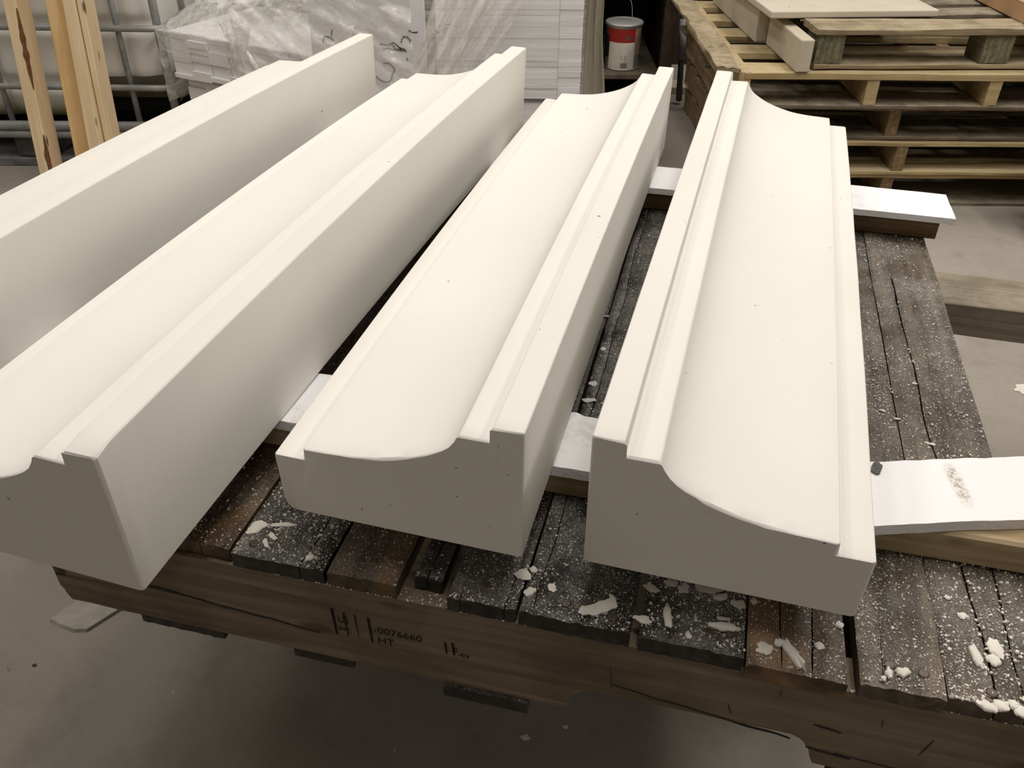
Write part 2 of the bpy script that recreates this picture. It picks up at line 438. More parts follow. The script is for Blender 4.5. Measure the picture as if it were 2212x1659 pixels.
# ------------------------------------------------------------------ room
def struct(name, bm, mat): return tag(build(name, bm, mat), kind='structure')
X0, X1, Y0, Y1, ZC = -4.2, 4.4, -3.2, 5.9, 3.45
bm = bmesh.new(); box(bm, X0, X1, Y0, Y1, -0.1, 0.0); struct('floor', bm, M_floor)
bm = bmesh.new(); box(bm, X0, X1, Y0, Y1, ZC, ZC + 0.1); struct('ceiling', bm, M_ceil)
bm = bmesh.new(); box(bm, X0 - 0.1, X0, Y0, Y1, 0, ZC); struct('wall_left', bm, M_wall)
bm = bmesh.new(); box(bm, X1, X1 + 0.1, Y0, Y1, 0, ZC); struct('wall_right', bm, M_wall)
bm = bmesh.new(); box(bm, X0, X1, Y1, Y1 + 0.1, 0, ZC); struct('wall_back', bm, M_wall)
bm = bmesh.new(); box(bm, X0, X1, Y0 - 0.1, Y0, 0, ZC); struct('wall_front', bm, M_wall)

# ------------------------------------------------------------------ the work pallet
PHI = 0.238478
PO = Vector((-0.48279, 0.63770, 0.60))
EX = Vector((cos(PHI), -sin(PHI), 0)); EY = Vector((sin(PHI), cos(PHI), 0))
def pw(u, v, z): return PO + EX * u + EY * v + Vector((0, 0, z))
PT = 0.019     # deck board thickness
SH = 0.111     # stringer height

pallet = empty('wooden_pallet', tuple(PO), -PHI, 'dark stained wooden pallet raised as a work table under the four white mouldings', 'pallet')

def board(u0, u1, v0, v1, mat, cracks=(), seed=0, dz=0.0, skew=0.0, ragged=0.0022, label=None, parent=pallet, name='deck_board', th=PT, zt=0.0):
    """deck board made of one or several split strips; cracks = [(u at front, u at back, gap, v start, v end)]"""
    bm = bmesh.new()
    n = 70
    edges = [(u0, u0 + skew, 0.0, 0, 9)] + sorted(cracks) + [(u1, u1 + skew, 0.0, 0, 9)]
    def cu(e, t, side, k):
        uf, ub, gap, a, b = e
        v = v0 + (v1 - v0) * t
        u = uf + (ub - uf) * t
        if 0 < k < len(edges) - 1:
            u += mn.noise(Vector((v * 9, seed * 3.3 + k * 7.1, 0))) * 0.004 + mn.noise(Vector((v * 55, seed + k, 4))) * 0.0011
            w = gap * (0.6 + 0.8 * abs(mn.noise(Vector((v * 20, k, seed)))))
            if v < a or v > b: w = 0.0
            u += side * w * 0.5
        else:
            u += mn.noise(Vector((v * 6, seed * 5.7 + k, 1))) * 0.0015 + mn.noise(Vector((v * 60, seed * 5.7 + k, 2))) * 0.0005
        return u
    for k in range(len(edges) - 1):
        m = max(4, int((edges[k + 1][0] - edges[k][0]) / 0.006))
        rings = []
        dzk = dz + mn.noise(Vector((seed * 1.7, k * 3.1, 8))) * 0.0012 * (1 if len(cracks) else 0)
        for i in range(n + 1):
            t = i / n
            if i == 0: t = 0
            ua = cu(edges[k], t, 1, k); ub = cu(edges[k + 1], t, -1, k + 1)
            v = v0 + (v1 - v0) * t
            top = []; bot = []
            for j in range(m + 1):
                s = j / m
                u = ua + (ub - ua) * s
                dv = 0
                if i == 0: dv = (mn.noise(Vector((u * 120, seed, 0))) + 0.6 * mn.noise(Vector((u * 380, seed, 3)))) * ragged
                z = zt + dzk + mn.noise(Vector((u * 45, v * 6, seed))) * 0.0008 + mn.noise(Vector((u * 220, v * 25, seed))) * 0.0003
                ed = min(s, 1 - s) * (ub - ua)
                if ed < 0.003: z -= (0.003 - ed) * 0.5
                if i == 0: z -= 0.0010
                top.append((u, v + dv, z)); bot.append((u, v + dv * 0.6, zt + dz - th))
            rings.append([bm.verts.new(p) for p in top] + [bm.verts.new(p) for p in bot[::-1]])
        kk = len(rings[0])
        for i in range(n):
            for j in range(kk):
                bm.faces.new((rings[i][j], rings[i][(j + 1) % kk], rings[i + 1][(j + 1) % kk], rings[i + 1][j]))
        for rg in (rings[0], rings[-1]):
            for j in range(m):
                bm.faces.new((rg[j], rg[j + 1], rg[kk - 2 - j], rg[kk - 1 - j]))
    o = build(name, bm, mat, parent, smooth=35)
    if label: o['label'] = label
    return o

VB = 1.016
deck = [
    (-0.257, -0.150, 0.010, M_deck, (), 0), (-0.145, -0.055, 0.004, M_deck_black, (), 0),
    (-0.050, 0.040, 0.060, M_deck, (), 0), (0.045, 0.136, 0.050, M_deck_black, (), 0),
    (0.140, 0.215, 0.004, M_deck_brown, ((0.184, 0.190, 0.0015, 0.0, 0.12),), 0),
    (0.219, 0.316, 0.0, M_deck_black, ((0.290, 0.296, 0.0016, 0.0, 0.08),), 0),
    (0.3185, 0.3875, 0.0, M_deck_brown, (), 0.006),
    (0.401, 0.4275, 0.016, M_deck_black, ((0.414, 0.416, 0.0012, 0.0, 0.06),), 0.004),
    (0.438, 0.5025, 0.0, M_deck, ((0.449, 0.451, 0.0008, 0.0, 0.02), (0.492, 0.4925, 0.001, 0.0, 0.03)), 0),
    (0.5055, 0.605, -0.001, M_deck_black, ((0.5175, 0.5185, 0.0012, 0, 2), (0.565, 0.566, 0.001, 0.0, 0.015)), 0),
    (0.613, 0.7035, -0.002, M_deck_black, ((0.6385, 0.6385, 0.0008, 0, 0.03), (0.6465, 0.647, 0.0005, 0, 0.02), (0.6775, 0.678, 0.0006, 0, 0.02)), 0),
    (0.7055, 0.788, -0.008, M_deck_tan, ((0.735, 0.7345, 0.0016, 0, 0.4), (0.760, 0.7605, 0.0018, 0, 0.4)), 0),
    (0.7985, 0.8665, -0.003, M_deck_dusty, ((0.8195, 0.8195, 0.001, 0.0, 0.045),), 0),
    (0.8675, 0.962, 0.0, M_deck_dusty, ((0.905, 0.892, 0.0034, 0.0, 0.75), (0.9285, 0.930, 0.0022, 0.0, 0.26)), 0),
]
for i, (a, b, v0, m, cr, sk) in enumerate(deck):
    board(a, b, v0, VB, m, cr, seed=i * 2.3 + 1, skew=sk, label=None)

# stringers
def notch_profile(u0, u1, notches, step=0.012, seed=0.0):
    """lower outline of a stringer with fork notches, from u1 back to u0"""
    pts = []
    u = u1
    while u > u0 + 1e-6:
        z = 0.0
        for (a, b) in notches:
            if a < u < b:
                h = 0.036; rad = 0.026
                d = min(u - a, b - u)
                z = h if d > rad else h * math.sqrt(max(0, 1 - ((rad - d) / rad) ** 2))
        pts.append((u, z + mn.noise(Vector((u * 22, seed, 0))) * 0.0012))
        u -= step if not any(abs(u - e) < 0.034 for n_ in notches for e in n_) else 0.0035
    return pts

def stringer(u0, u1, v0, v1, notches, seed, ragged_left=False):
    zt = -PT; zb = -PT - SH
    bm = bmesh.new()
    lower = notch_profile(u0, u1, notches, seed=seed)
    lower = [(u, zb + z) for u, z in lower]
    n = 90
    top = [(u0 + (u1 - u0) * i / n, zt - abs(mn.noise(Vector((i * 0.21, seed, 5)))) * 0.0012) for i in range(n + 1)]
    left = []
    if ragged_left:
        for k in range(1, 22):
            t = k / 22
            z = zb + (zt - zb) * t
            dx = 0.006 * mn.noise(Vector((t * 9, seed, 1))) + 0.004 * mn.noise(Vector((t * 31, seed, 2)))
            if 0.36 < t < 0.44: dx += 0.010
            if t < 0.12: dx += 0.010 * (0.12 - t) / 0.12
            if t > 0.6: dx -= 0.020 * (t - 0.6)
            left.append((u0 + dx, z))
    outline = top + lower + left
    f_v = [bm.verts.new((u, v0, z)) for u, z in outline]
    b_v = [bm.verts.new((u, v1, z)) for u, z in outline]
    f = bm.faces.new(f_v); g = bm.faces.new(b_v[::-1])
    k = len(outline)
    for i in range(k): bm.faces.new((f_v[i], b_v[i], b_v[(i + 1) % k], f_v[(i + 1) % k]))
    bmesh.ops.triangulate(bm, faces=[f, g])
    return build('stringer', bm, M_stringer, pallet)

NOT = [(0.554, 0.782)]
st_front = stringer(-0.004, 0.962, 0.0, 0.036, NOT, 1.0, True)
st_front['label'] = 'cracked front stringer with a faded stamp and broken left end'
stringer(-0.257, 0.962, 0.49, 0.526, [(-0.13, 0.097)] + NOT, 2.0)
stringer(-0.257, 0.962, 0.98, 1.016, [(-0.13, 0.097)] + NOT, 3.0)
# long split opened along the left half of the front stringer, and nail holes, carved as thin dark grooves
def groove(bm, pts, w):
    prev = None
    for (u, z) in pts:
        a = bm.verts.new((u, -0.0006, z + w)); b = bm.verts.new((u, -0.0006, z - w))
        if prev: bm.faces.new((prev[0], a, b, prev[1]))
        prev = (a, b)
def wavy(u0, z0, u1, z1, w, sd, n=24, amp=0.002):
    bm = bmesh.new()
    pts = []
    for i in range(n + 1):
        t = i / n
        pts.append((u0 + (u1 - u0) * t, z0 + (z1 - z0) * t + mn.noise(Vector((t * 6, sd, 0))) * amp))
    prev = None
    for i, (u, z) in enumerate(pts):
        t = i / n; ww = w * (sin(pi * t) ** 0.5 + 0.05) * (0.7 + 0.6 * abs(mn.noise(Vector((t * 14, sd, 3)))))
        a = bm.verts.new((u, -0.0009, z + ww)); b = bm.verts.new((u, -0.0009, z - ww))
        c = bm.verts.new((u, 0.0009, z + ww)); d = bm.verts.new((u, 0.0009, z - ww))
        if prev:
            bm.faces.new((prev[0], a, b, prev[1])); bm.faces.new((prev[2], c, a, prev[0])); bm.faces.new((prev[1], b, d, prev[3]))
        prev = (a, b, c, d)
    build('split', bm, M_black, st_front)
wavy(0.000, -0.073, 0.150, -0.080, 0.0028, 1.0, amp=0.003)
wavy(0.110, -0.078, 0.300, -0.094, 0.0013, 2.0)
wavy(0.592, -0.053, 0.595, -0.083, 0.0005, 3.1, 8)
wavy(0.595, -0.078, 0.760, -0.105 + 0.004, 0.0009, 4.0)
wavy(0.700, -0.070, 0.705, -0.083, 0.0012, 5, 6, 0.0005)
wavy(0.8275, -0.046, 0.829, -0.058, 0.0012, 6, 6, 0.0005)
wavy(0.775, -0.073, 0.800, -0.077, 0.0012, 7, 8, 0.001)
wavy(0.872, -0.060, 0.866, -0.085, 0.0013, 8, 8, 0.001)
wavy(0.740, -0.035, 0.742, -0.045, 0.0012, 9, 6, 0.0005)
wavy(0.800, -0.108, 0.960, -0.118, 0.0007, 10, 20)
wavy(0.775, -0.108, 0.815, -0.112, 0.0016, 12, 8)

# faded treatment stamp on the front stringer
def text_bm(bm, s, size, xf):
    cu = bpy.data.curves.new('t', 'FONT'); cu.body = s; cu.size = size
    ob = bpy.data.objects.new('t', cu); COL.objects.link(ob)
    dg = bpy.context.evaluated_depsgraph_get(); dg.update()
    me = bpy.data.meshes.new_from_object(ob.evaluated_get(dg))
    n0 = len(bm.verts)
    bm.from_mesh(me)
    bm.verts.ensure_lookup_table()
    for v in bm.verts[n0:]: v.co = xf @ v.co
    bpy.data.objects.remove(ob); bpy.data.meshes.remove(me); bpy.data.curves.remove(cu)
def face_xf(u, z, sx=1.0, sy=1.0, v=-0.0008):
    return Matrix(((sx, 0, 0, u), (0, 0, 0, v), (0, sy, 0, z), (0, 0, 0, 1)))
for (u, z0, z1, w) in ((0.3180, -0.090, -0.052, 0.0016), (0.3300, -0.090, -0.055, 0.0010), (0.3415, -0.088, -0.055, 0.0008), (0.3555, -0.091, -0.055, 0.0014),
                       (0.4330, -0.084, -0.068, 0.0013), (0.4405, -0.084, -0.066, 0.0013)):
    bm = bmesh.new()
    bm.faces.new([bm.verts.new(p) for p in ((u - w, -0.0008, z1), (u + w, -0.0008, z1), (u + w + 0.001, -0.0008, z0), (u - w + 0.002, -0.0008, z0))])
    build('stamp_bar', bm, M_ink, st_front)
for (tx, sz, xf) in (('US', 0.016, face_xf(0.3225, -0.071, 0.62, 1.0)), ('IPPC', 0.008, face_xf(0.3215, -0.084, 0.9, 1.1)), ('-0076660', 0.0135, face_xf(0.3595, -0.0745, 0.98, 0.9)),
                     ('HT', 0.015, face_xf(0.3625, -0.090, 0.9, 0.9)), ('F.', 0.018, face_xf(0.4395, -0.083, 0.7, 0.85)), ('o', 0.015, face_xf(0.4475, -0.084, 1.2, 0.7))):
    bm = bmesh.new(); text_bm(bm, tx, sz, xf)
    build('stamp_text', bm, M_ink, st_front)

# bottom boards
for i, (a, b, v0, v1) in enumerate(((0.083, 0.182, 0.004, 1.0), (0.264, 0.330, 0.0035, 1.0), (0.430, 0.515, -0.004, 1.0), (0.800, 0.950, 0.0, 1.0), (-0.25, -0.15, 0.45, 1.0))):
    board(a, b, v0, v1, M_deck_black if i < 3 else M_deck, (), seed=40 + i, zt=-PT - SH, th=0.017, name='bottom_board')

# nail heads in the deck ends
def nail(u, v, z=0.0002, r=0.0046):
    bm = bmesh.new(); lathe(bm, [(r * 0.9, 0), (r, 0.0006), (r * 0.8, 0.0012)], 14, (u, v, z)); build('nail', bm, M_nail, pallet)
for (u, v) in ((0.236, 0.016), (0.300, 0.020), (0.345, 0.020), (0.357, 0.022), (0.412, 0.030), (0.545, 0.018), (0.563, 0.022), (0.588, 0.013),
               (0.672, 0.018), (0.692, 0.022), (0.823, 0.020), (0.850, 0.018), (0.902, 0.012), (0.940, 0.020), (0.498, 0.040), (0.470, 0.020)):
    nail(u, v)

# trestles carrying the pallet
def trestle(v0, v1, u0, u1, label, bh=0.060):
    t = empty('trestle', tuple(pw(0, 0, -0.60)), -PHI, label, 'trestle', None)
    zt = 0.60 - PT - SH - 0.0215
    bm = bmesh.new(); wonky_box(bm, u0, u1, v0, v1, zt - bh, zt, axis=0, n=40, amp=0.003, seed=v0 * 9, ends=0.004); build('beam', bm, M_beam, t)
    for uu in (u0 + 0.12, min(u1, 0.90) - 0.08 if u1 < 1.1 else 1.48):
        for sg in (-1, 1):
            bm = bmesh.new()
            vm = (v0 + v1) / 2
            a = Vector((uu, vm + sg * 0.03, zt - bh)); b = Vector((uu, vm + sg * 0.09, 0.0))
            w, d = 0.045, 0.019
            ring = []
            for p in (a, b):
                ring.append([bm.verts.new(p + Vector((x, y, 0))) for x, y in ((-w, -d), (w, -d), (w, d), (-w, d))])
            for j in range(4): bm.faces.new((ring[0][j], ring[0][(j + 1) % 4], ring[1][(j + 1) % 4], ring[1][j]))
            bm.faces.new(ring[0][::-1]); bm.faces.new(ring[1])
            build('leg', bm, M_beam, t)
    return t
trestle(0.972, 1.100, -0.20, 1.62, 'dusty grey timber trestle sticking out right from under the pallet rear')
trestle(0.46, 0.55, 0.10, 0.90, 'timber trestle hidden beneath the middle of the dark pallet')

# ------------------------------------------------------------------ battens and foam strips
def batten(u0, u1, v0, v1, label, mat, skew=0.0, h=0.038):
    bm = bmesh.new()
    wonky_box(bm, u0, u1, v0, v1, 0.0007, h, axis=0, n=60, amp=0.0007, seed=v0 * 11, ends=0.0008, chamf=0.003)
    o = build('wood_batten', bm, mat, None, smooth=40)
    o.location = PO; o.rotation_euler = (0, 0, -PHI)
    return tag(o, label, 'batten')
batten(-0.42, 1.32, 0.156, 0.243, 'pale wooden batten near the front edge of the pallet', M_sawn)
batten(-0.42, 0.976, 0.893, 0.980, 'wooden batten at the far end of the pallet', M_sawn_dirty, h=0.0374)

def foam(L, Wd, th, loc, rz, label, seed, notch=False, rag=0.0012, mat=None):
    bm = bmesh.new()
    n, m = 90, 12
    gr = []
    for side in (1, 0):
        g = []
        for i in range(n + 1):
            row = []
            for j in range(m + 1):
                x = L * i / n; y = Wd * j / m
                e = mn.noise(Vector((x * 60, y * 60, seed))) * rag + mn.noise(Vector((x * 14, y * 9, seed + 4))) * rag
                dx = e if i in (0, n) else 0
                dy = e if j in (0, m) else 0
                if notch and i > n - 3 and j > m - 3: dy -= 0.004; dx -= 0.003
                z = th * side + mn.noise(Vector((x * 25, y * 25, seed + 2))) * 0.0004
                row.append(bm.verts.new((x + dx, y + dy, z)))
            g.append(row)
        gr.append(g)
    t, b = gr
    for i in range(n):
        for j in range(m):
            bm.faces.new((t[i][j], t[i + 1][j], t[i + 1][j + 1], t[i][j + 1]))
            bm.faces.new((b[i][j + 1], b[i + 1][j + 1], b[i + 1][j], b[i][j]))
    for i in range(n):
        bm.faces.new((b[i][0], b[i + 1][0], t[i + 1][0], t[i][0])); bm.faces.new((t[i][m], t[i + 1][m], b[i + 1][m], b[i][m]))
    for j in range(m):
        bm.faces.new((t[0][j], t[0][j + 1], b[0][j + 1], b[0][j])); bm.faces.new((b[n][j], b[n][j + 1], t[n][j + 1], t[n][j]))
    o = build('foam_strip', bm, mat or M_foam, None, smooth=40)
    o.location = loc; o.rotation_euler = (0, 0, rz)
    return tag(o, label, 'foam strip')
foam(0.965, 0.092, 0.0125, pw(-0.42, 0.142, 0.0385), -PHI, 'dirty white foam strip running under the three left mouldings, front batten', 1, True, mat=foam_mat('dirty_polystyrene', None, 0.08))
foam(0.62, 0.088, 0.0120, pw(0.578, 0.062, 0.0390), -PHI + radians(17.5), 'white foam strip with brown stain angled out from under the rightmost moulding', 2,
     mat=foam_mat('scuffed_polystyrene', (0.3457, 0.0500, radians(81.6), 0.036, 0.0095), 0.0))
foam(1.412, 0.098, 0.0100, pw(-0.42, 0.873, 0.0378), -PHI, 'clean white foam strip on the far batten at the back of the pallet', 3)

# ------------------------------------------------------------------ cast mouldings
PROFILE = [(0.0, 0.0), (0.0, 0.1495), (0.0275, 0.1492), (0.0280, 0.1338), (0.0568, 0.1345), (0.0592, 0.1288), (0.0645, 0.1208), (0.0715, 0.1148), (0.0794, 0.1100),
           (0.0870, 0.1058), (0.0955, 0.1018), (0.1060, 0.0978), (0.1166, 0.0944), (0.1275, 0.0915), (0.1384, 0.0891), (0.1500, 0.0873), (0.1623, 0.0861),
           (0.1740, 0.0853), (0.1855, 0.0849), (0.2062, 0.0840), (0.2068, 0.0712), (0.2365, 0.0715), (0.2350, 0.0020)]
def rounded(prof, radii):
    out = []
    n = len(prof)
    for i, p in enumerate(prof):
        r = radii.get(i, 0)
        P = Vector(p); A = Vector(prof[i - 1]); B = Vector(prof[(i + 1) % n])
        if not r: out.append(P); continue
        da = (A - P); db = (B - P)
        r = min(r, da.length * 0.45, db.length * 0.45)
        a = P + da.normalized() * r; b = P + db.normalized() * r
        for k in range(4):
            t = k / 3
            out.append(a * (1 - t) ** 2 + P * 2 * t * (1 - t) + b * t * t)
    return out
RB = 17.8
def moulding(ox, oy, ps, Ls, rho, wt, sg, dz, tau, label, cat='moulding', inner_r=0.010, chip=False, seed=0):
    radii = {0: 0.003, 1: 0.0028, 2: 0.002, 3: 0.0012, 4: 0.0022, 19: 0.0018, 20: 0.0012, 21: 0.0025, 22: inner_r}
    pr = rounded(PROFILE, radii)
    cen = Vector((0.115, 0.06))
    bm = bmesh.new()
    n = 72
    stations = [(-0.5, 0.0022), (-0.5, 0.0008), ] + [(-0.5 + 0.0022 + i / n * (1 - 0.0044), 0.0) for i in range(n + 1)] + [(0.5, 0.0008), (0.5, 0.0022)]
    stations[0] = (-0.5, 0.0024); stations[1] = (-0.4992, 0.0009)
    stations[-1] = (0.5, 0.0024); stations[-2] = (0.4992, 0.0009)
    ex = Vector((1, 0, 0)); ey = Vector((0, 1, 0)); ez = Vector((0, 0, 1))
    rings = []
    for k, (st_, ins) in enumerate(stations):
        s = st_ * Ls
        ring = []
        for idx, p in enumerate(pr):
            q = p.copy()
            if ins:
                d = (cen - q); dl = d.length
                q = q + d / dl * ins
            u = q.x * (1 + wt) * sg; v = q.y * (1 + wt)
            u, v = u * cos(rho) - v * sin(rho), v * cos(rho) + u * sin(rho)
            w = Vector((s * 30, u * 40, v * 40 + seed))
            e = 0.00035 * mn.noise(w * 0.4)
            if k < 2: e += 0.0010 * mn.noise(w * 4.0)
            ss = s
            co = ex * (u + e) + ey * ((RB + v) * sin(ss / RB)) + ez * ((RB + v) * cos(ss / RB) - RB + tau * ss + e)
            if chip and k < 3 and v > 0.150 and 0.0 < abs(u) < 0.026 * (1 + wt):
                co.z -= 0.0045 * (0.4 + abs(mn.noise(Vector((u * 220, 0, seed)))))
            ring.append(bm.verts.new(co))
        rings.append(ring)
    kk = len(pr)
    for i in range(len(rings) - 1):
        for j in range(kk):
            bm.faces.new((rings[i][j], rings[i][(j + 1) % kk], rings[i + 1][(j + 1) % kk], rings[i + 1][j]))
    c1 = bm.faces.new(rings[0]); c2 = bm.faces.new(rings[-1][::-1])
    bmesh.ops.triangulate(bm, faces=[c1, c2])
    o = build('cast_moulding', bm, M_plaster, None, smooth=28)
    o.location = (ox, oy, 0.60 + 0.05512 + dz)
    o.rotation_euler = (0, 0, -ps)
    return tag(o, label, cat, None)
moulding(0.20581, 1.03344, 0.27644, 1.04085, 0.00094, -0.0314, 1, -0.0002, -0.0024,
         'rightmost off-white cast moulding with its tall edge on the left', seed=1, inner_r=0.003)
moulding(0.14351, 1.04656, 0.25427, 1.0604, -0.01019, -0.03725, -1, -0.0002, -0.0068,
         'off-white cast moulding second from right, lying with its full front end in view', seed=2, inner_r=0.013)
moulding(-0.14643, 1.06286, 0.27959, 1.18142, -0.02272, 0.04353, -1, 0.0003, -0.0012,
         'off-white cast moulding with chipped front corner overhanging the pallet front', seed=3, chip=True)
moulding(-0.43545, 1.19879, 0.30713, 1.0916, -0.0046, 0.0202, -1, 0.0, 0.0009,
         'leftmost off-white cast moulding, mostly cut off by the left frame edge', seed=4)

# ------------------------------------------------------------------ debris on the deck
def px_deck(px, py, z=0.0):
    """floor plan position (pallet coordinates) of a spot read off the photograph"""
    d = fw + rr * ((px - 1106) / F) - uu * ((py - 829.5) / F)
    t = (0.60 + z - 1.22) / d.z
    p = Vector((0, 0, 1.22)) + d * t - PO
    return p.dot(EX), p.dot(EY)
def flake_bm(bm, cx, cy, cz, L, Wd, rot, th, seed, n=22):
    top = []; mid = []; bot = []
    for i in range(n):
        a = 2 * pi * i / n
        r = 1 + 0.45 * mn.noise(Vector((cos(a) * 1.6, sin(a) * 1.6, seed))) + 0.18 * mn.noise(Vector((cos(a) * 6, sin(a) * 6, seed)))
        x = cos(a) * L / 2 * r; y = sin(a) * Wd / 2 * r
        X = cx + x * cos(rot) - y * sin(rot); Y = cy + x * sin(rot) + y * cos(rot)
        bow = 0.0012 * mn.noise(Vector((x * 200, y * 200, seed)))
        bot.append(bm.verts.new((X, Y, cz)))
        mid.append(bm.verts.new((X, Y, cz + th * 0.6 + max(0, bow))))
        X = cx + (x * cos(rot) - y * sin(rot)) * 0.7; Y = cy + (x * sin(rot) + y * cos(rot)) * 0.7
        top.append(bm.verts.new((X, Y, cz + th * (1 + 0.5 * mn.noise(Vector((x * 300, y * 300, seed)))))))
    for i in range(n):
        j = (i + 1) % n
        bm.faces.new((bot[i], bot[j], mid[j], mid[i])); bm.faces.new((mid[i], mid[j], top[j], top[i]))
    bm.faces.new(bot[::-1])
    c = bm.verts.new((cx, cy, cz + th * 1.15))
    for i in range(n): bm.faces.new((top[i], top[(i + 1) % n], c))
flakes = [  # px, py, length mm, width mm, rotation deg, thickness mm, label
    (557, 1140, 24, 12, 60, 2.4, 'large pointed white flake on the grey board left of the middle moulding'),
    (610, 1135, 26, 6, 12, 1.6, 'long thin white flake just right of the large pointed one'),
    (590, 1160, 13, 6, -30, 1.2, 'small white flake below the long thin one near the pallet front left'),
    (574, 1174, 13, 5, -50, 1.2, 'lowest of three small white flakes near the pallet front left'),
    (669, 1206, 9, 6, 60, 1.8, 'white crumb beside a split in the grey board near the stringer'),
    (1129, 1243, 17, 11, 0, 1.2, 'triangular white chip over the gap in front of the middle moulding'),
    (1143, 1281, 13, 8, 40, 2.2, 'white crumb below the triangular chip between two boards'),
    (1153, 1233, 8, 8, 0, 1.8, 'round white chip right above the triangular chip'),
    (1192, 1270, 7, 12, 10, 1.2, 'oval white flake alone on the middle dark board'),
    (1279, 1320, 24, 11, 28, 1.8, 'left of two large white flakes beside the narrow gap'),
    (1309, 1310, 19, 14, 25, 2.0, 'right of two large white flakes beside the narrow gap'),
    (1323, 1296, 14, 5, -60, 1.6, 'slim white flake standing above the two large flakes'),
    (1389, 1340, 18, 9, -8, 2.0, 'blunt white flake right of the narrow gap'),
    (1442, 1336, 8, 29, 10, 3.0, 'upright sausage-shaped white flake on the dusty dark board'),
    (1563, 1357, 25, 9, 4, 3.4, 'curved white flake in front of the right moulding end'),
    (1562, 1338, 13, 5, 4, 1.4, 'thin pale flake just above the curved white flake'),
    (1487, 1375, 5, 7, 20, 1.6, 'tiny white crumb between the two long flakes on the dusty board'),
    (1711, 1415, 10, 36, 32, 4.4, 'largest twisted white flake on the tan front board'),
    (1680, 1391, 8, 7, 0, 3.0, 'ragged white knob at the tip of the largest twisted flake'),
    (1652, 1403, 16, 11, 20, 2.0, 'ragged white crumb left of the largest twisted flake'),
    (1770, 1397, 7, 9, 10, 1.6, 'white crumb on the tan board right of the twisted flake'),
    (1812, 1352, 8, 8, 0, 2.0, 'single white crumb near the right edge of the tan board'),
    (2151, 1404, 12, 20, 15, 2.0, 'oval white flake on the cracked board at the right'),
    (2146, 1428, 13, 11, 30, 2.4, 'crumbly white lump just below the oval flake at the right'),
    (2108, 1420, 8, 24, 8, 2.6, 'long crumbly white streak beside the open crack at the right'),
    (1920, 1457, 6, 11, 5, 2.6, 'white lump left of the nail on the weathered board'),
    (1950, 1453, 12, 9, 30, 2.6, 'white lump right of the nail on the weathered board'),
    (1908, 1467, 5, 5, 0, 2.0, 'small white crumb below left of the nail'),
    (2078, 1332, 9, 7, 0, 1.8, 'white crumb high on the weathered board near the angled foam'),
    (2045, 1292, 6, 5, 0, 1.6, 'white crumb below the batten on the weathered board'),
    (2132, 1528, 16, 9, -20, 3.0, 'white lump at the front edge left of the right board end'),
    (2163, 1527, 12, 12, 10, 3.0, 'white lump at the front edge in the right corner'),
    (2190, 1525, 9, 9, 10, 2.6, 'white lump at the front edge close to the frame corner'),
    (2205, 1540, 10, 11, 10, 2.6, 'outermost white lump on the pallet front edge'),
    (1975, 830, 7, 3, 5, 1.4, 'thin white sliver on the right board behind the angled foam'),
    (1905, 888, 8, 4, -15, 1.4, 'white sliver close to the right moulding edge behind the foam'),
    (1937, 906, 9, 3, 5, 1.4, 'flat white sliver on the right board near the foam edge'),
    (2010, 960, 12, 3, -5, 1.4, 'white sliver right at the back edge of the angled foam'),
    (1303, 755, 7, 9, 20, 1.2, 'small pale square chip deep in the gap between the right mouldings'),
    (1281, 830, 10, 11, -30, 1.2, 'pale square chip halfway down the gap between the right mouldings'),
    (1273, 866, 15, 9, 20, 1.2, 'pale chip nearest the foam in the gap between the right mouldings'),
    (1310, 684, 8, 5, 30, 1.2, 'pale chip far back in the gap between the right mouldings'),
    (1530, 1266, 26, 16, 0, 1.0, 'broad pale chip half under the right moulding front'),
    (1475, 1272, 10, 13, -30, 1.0, 'pale leaf-shaped chip under the right moulding front'),
    (1408, 1272, 16, 8, -20, 1.0, 'pale chip under the left part of the right moulding front'),
    (1448, 1260, 15, 8, 0, 1.0, 'pale slab-like chip beside the broad one under the moulding'),
    (1558, 1291, 13, 8, 30, 1.8, 'pale upturned chip in front of the right moulding'),
    (1596, 1307, 13, 9, 0, 1.0, 'round pale chip beside a dark gap in front of the moulding'),
    (1628, 1300, 7, 8, 0, 1.4, 'round pale chip right of the dark gap in front of the moulding'),
]
for i, (px, py, L, Wd, rot, th, lab) in enumerate(flakes):
    u, v = px_deck(px, py)
    bm = bmesh.new()
    flake_bm(bm, 0, 0, 0, L / 1000, Wd / 1000, 0, th / 1000, i * 3.7)
    o = build('plaster_flake', bm, M_chip, None, smooth=60)
    o.location = pw(u, v, 0.0004); o.rotation_euler = (0, 0, -PHI + radians(rot))
    tag(o, lab, 'flake', 'plaster flakes on the pallet deck')
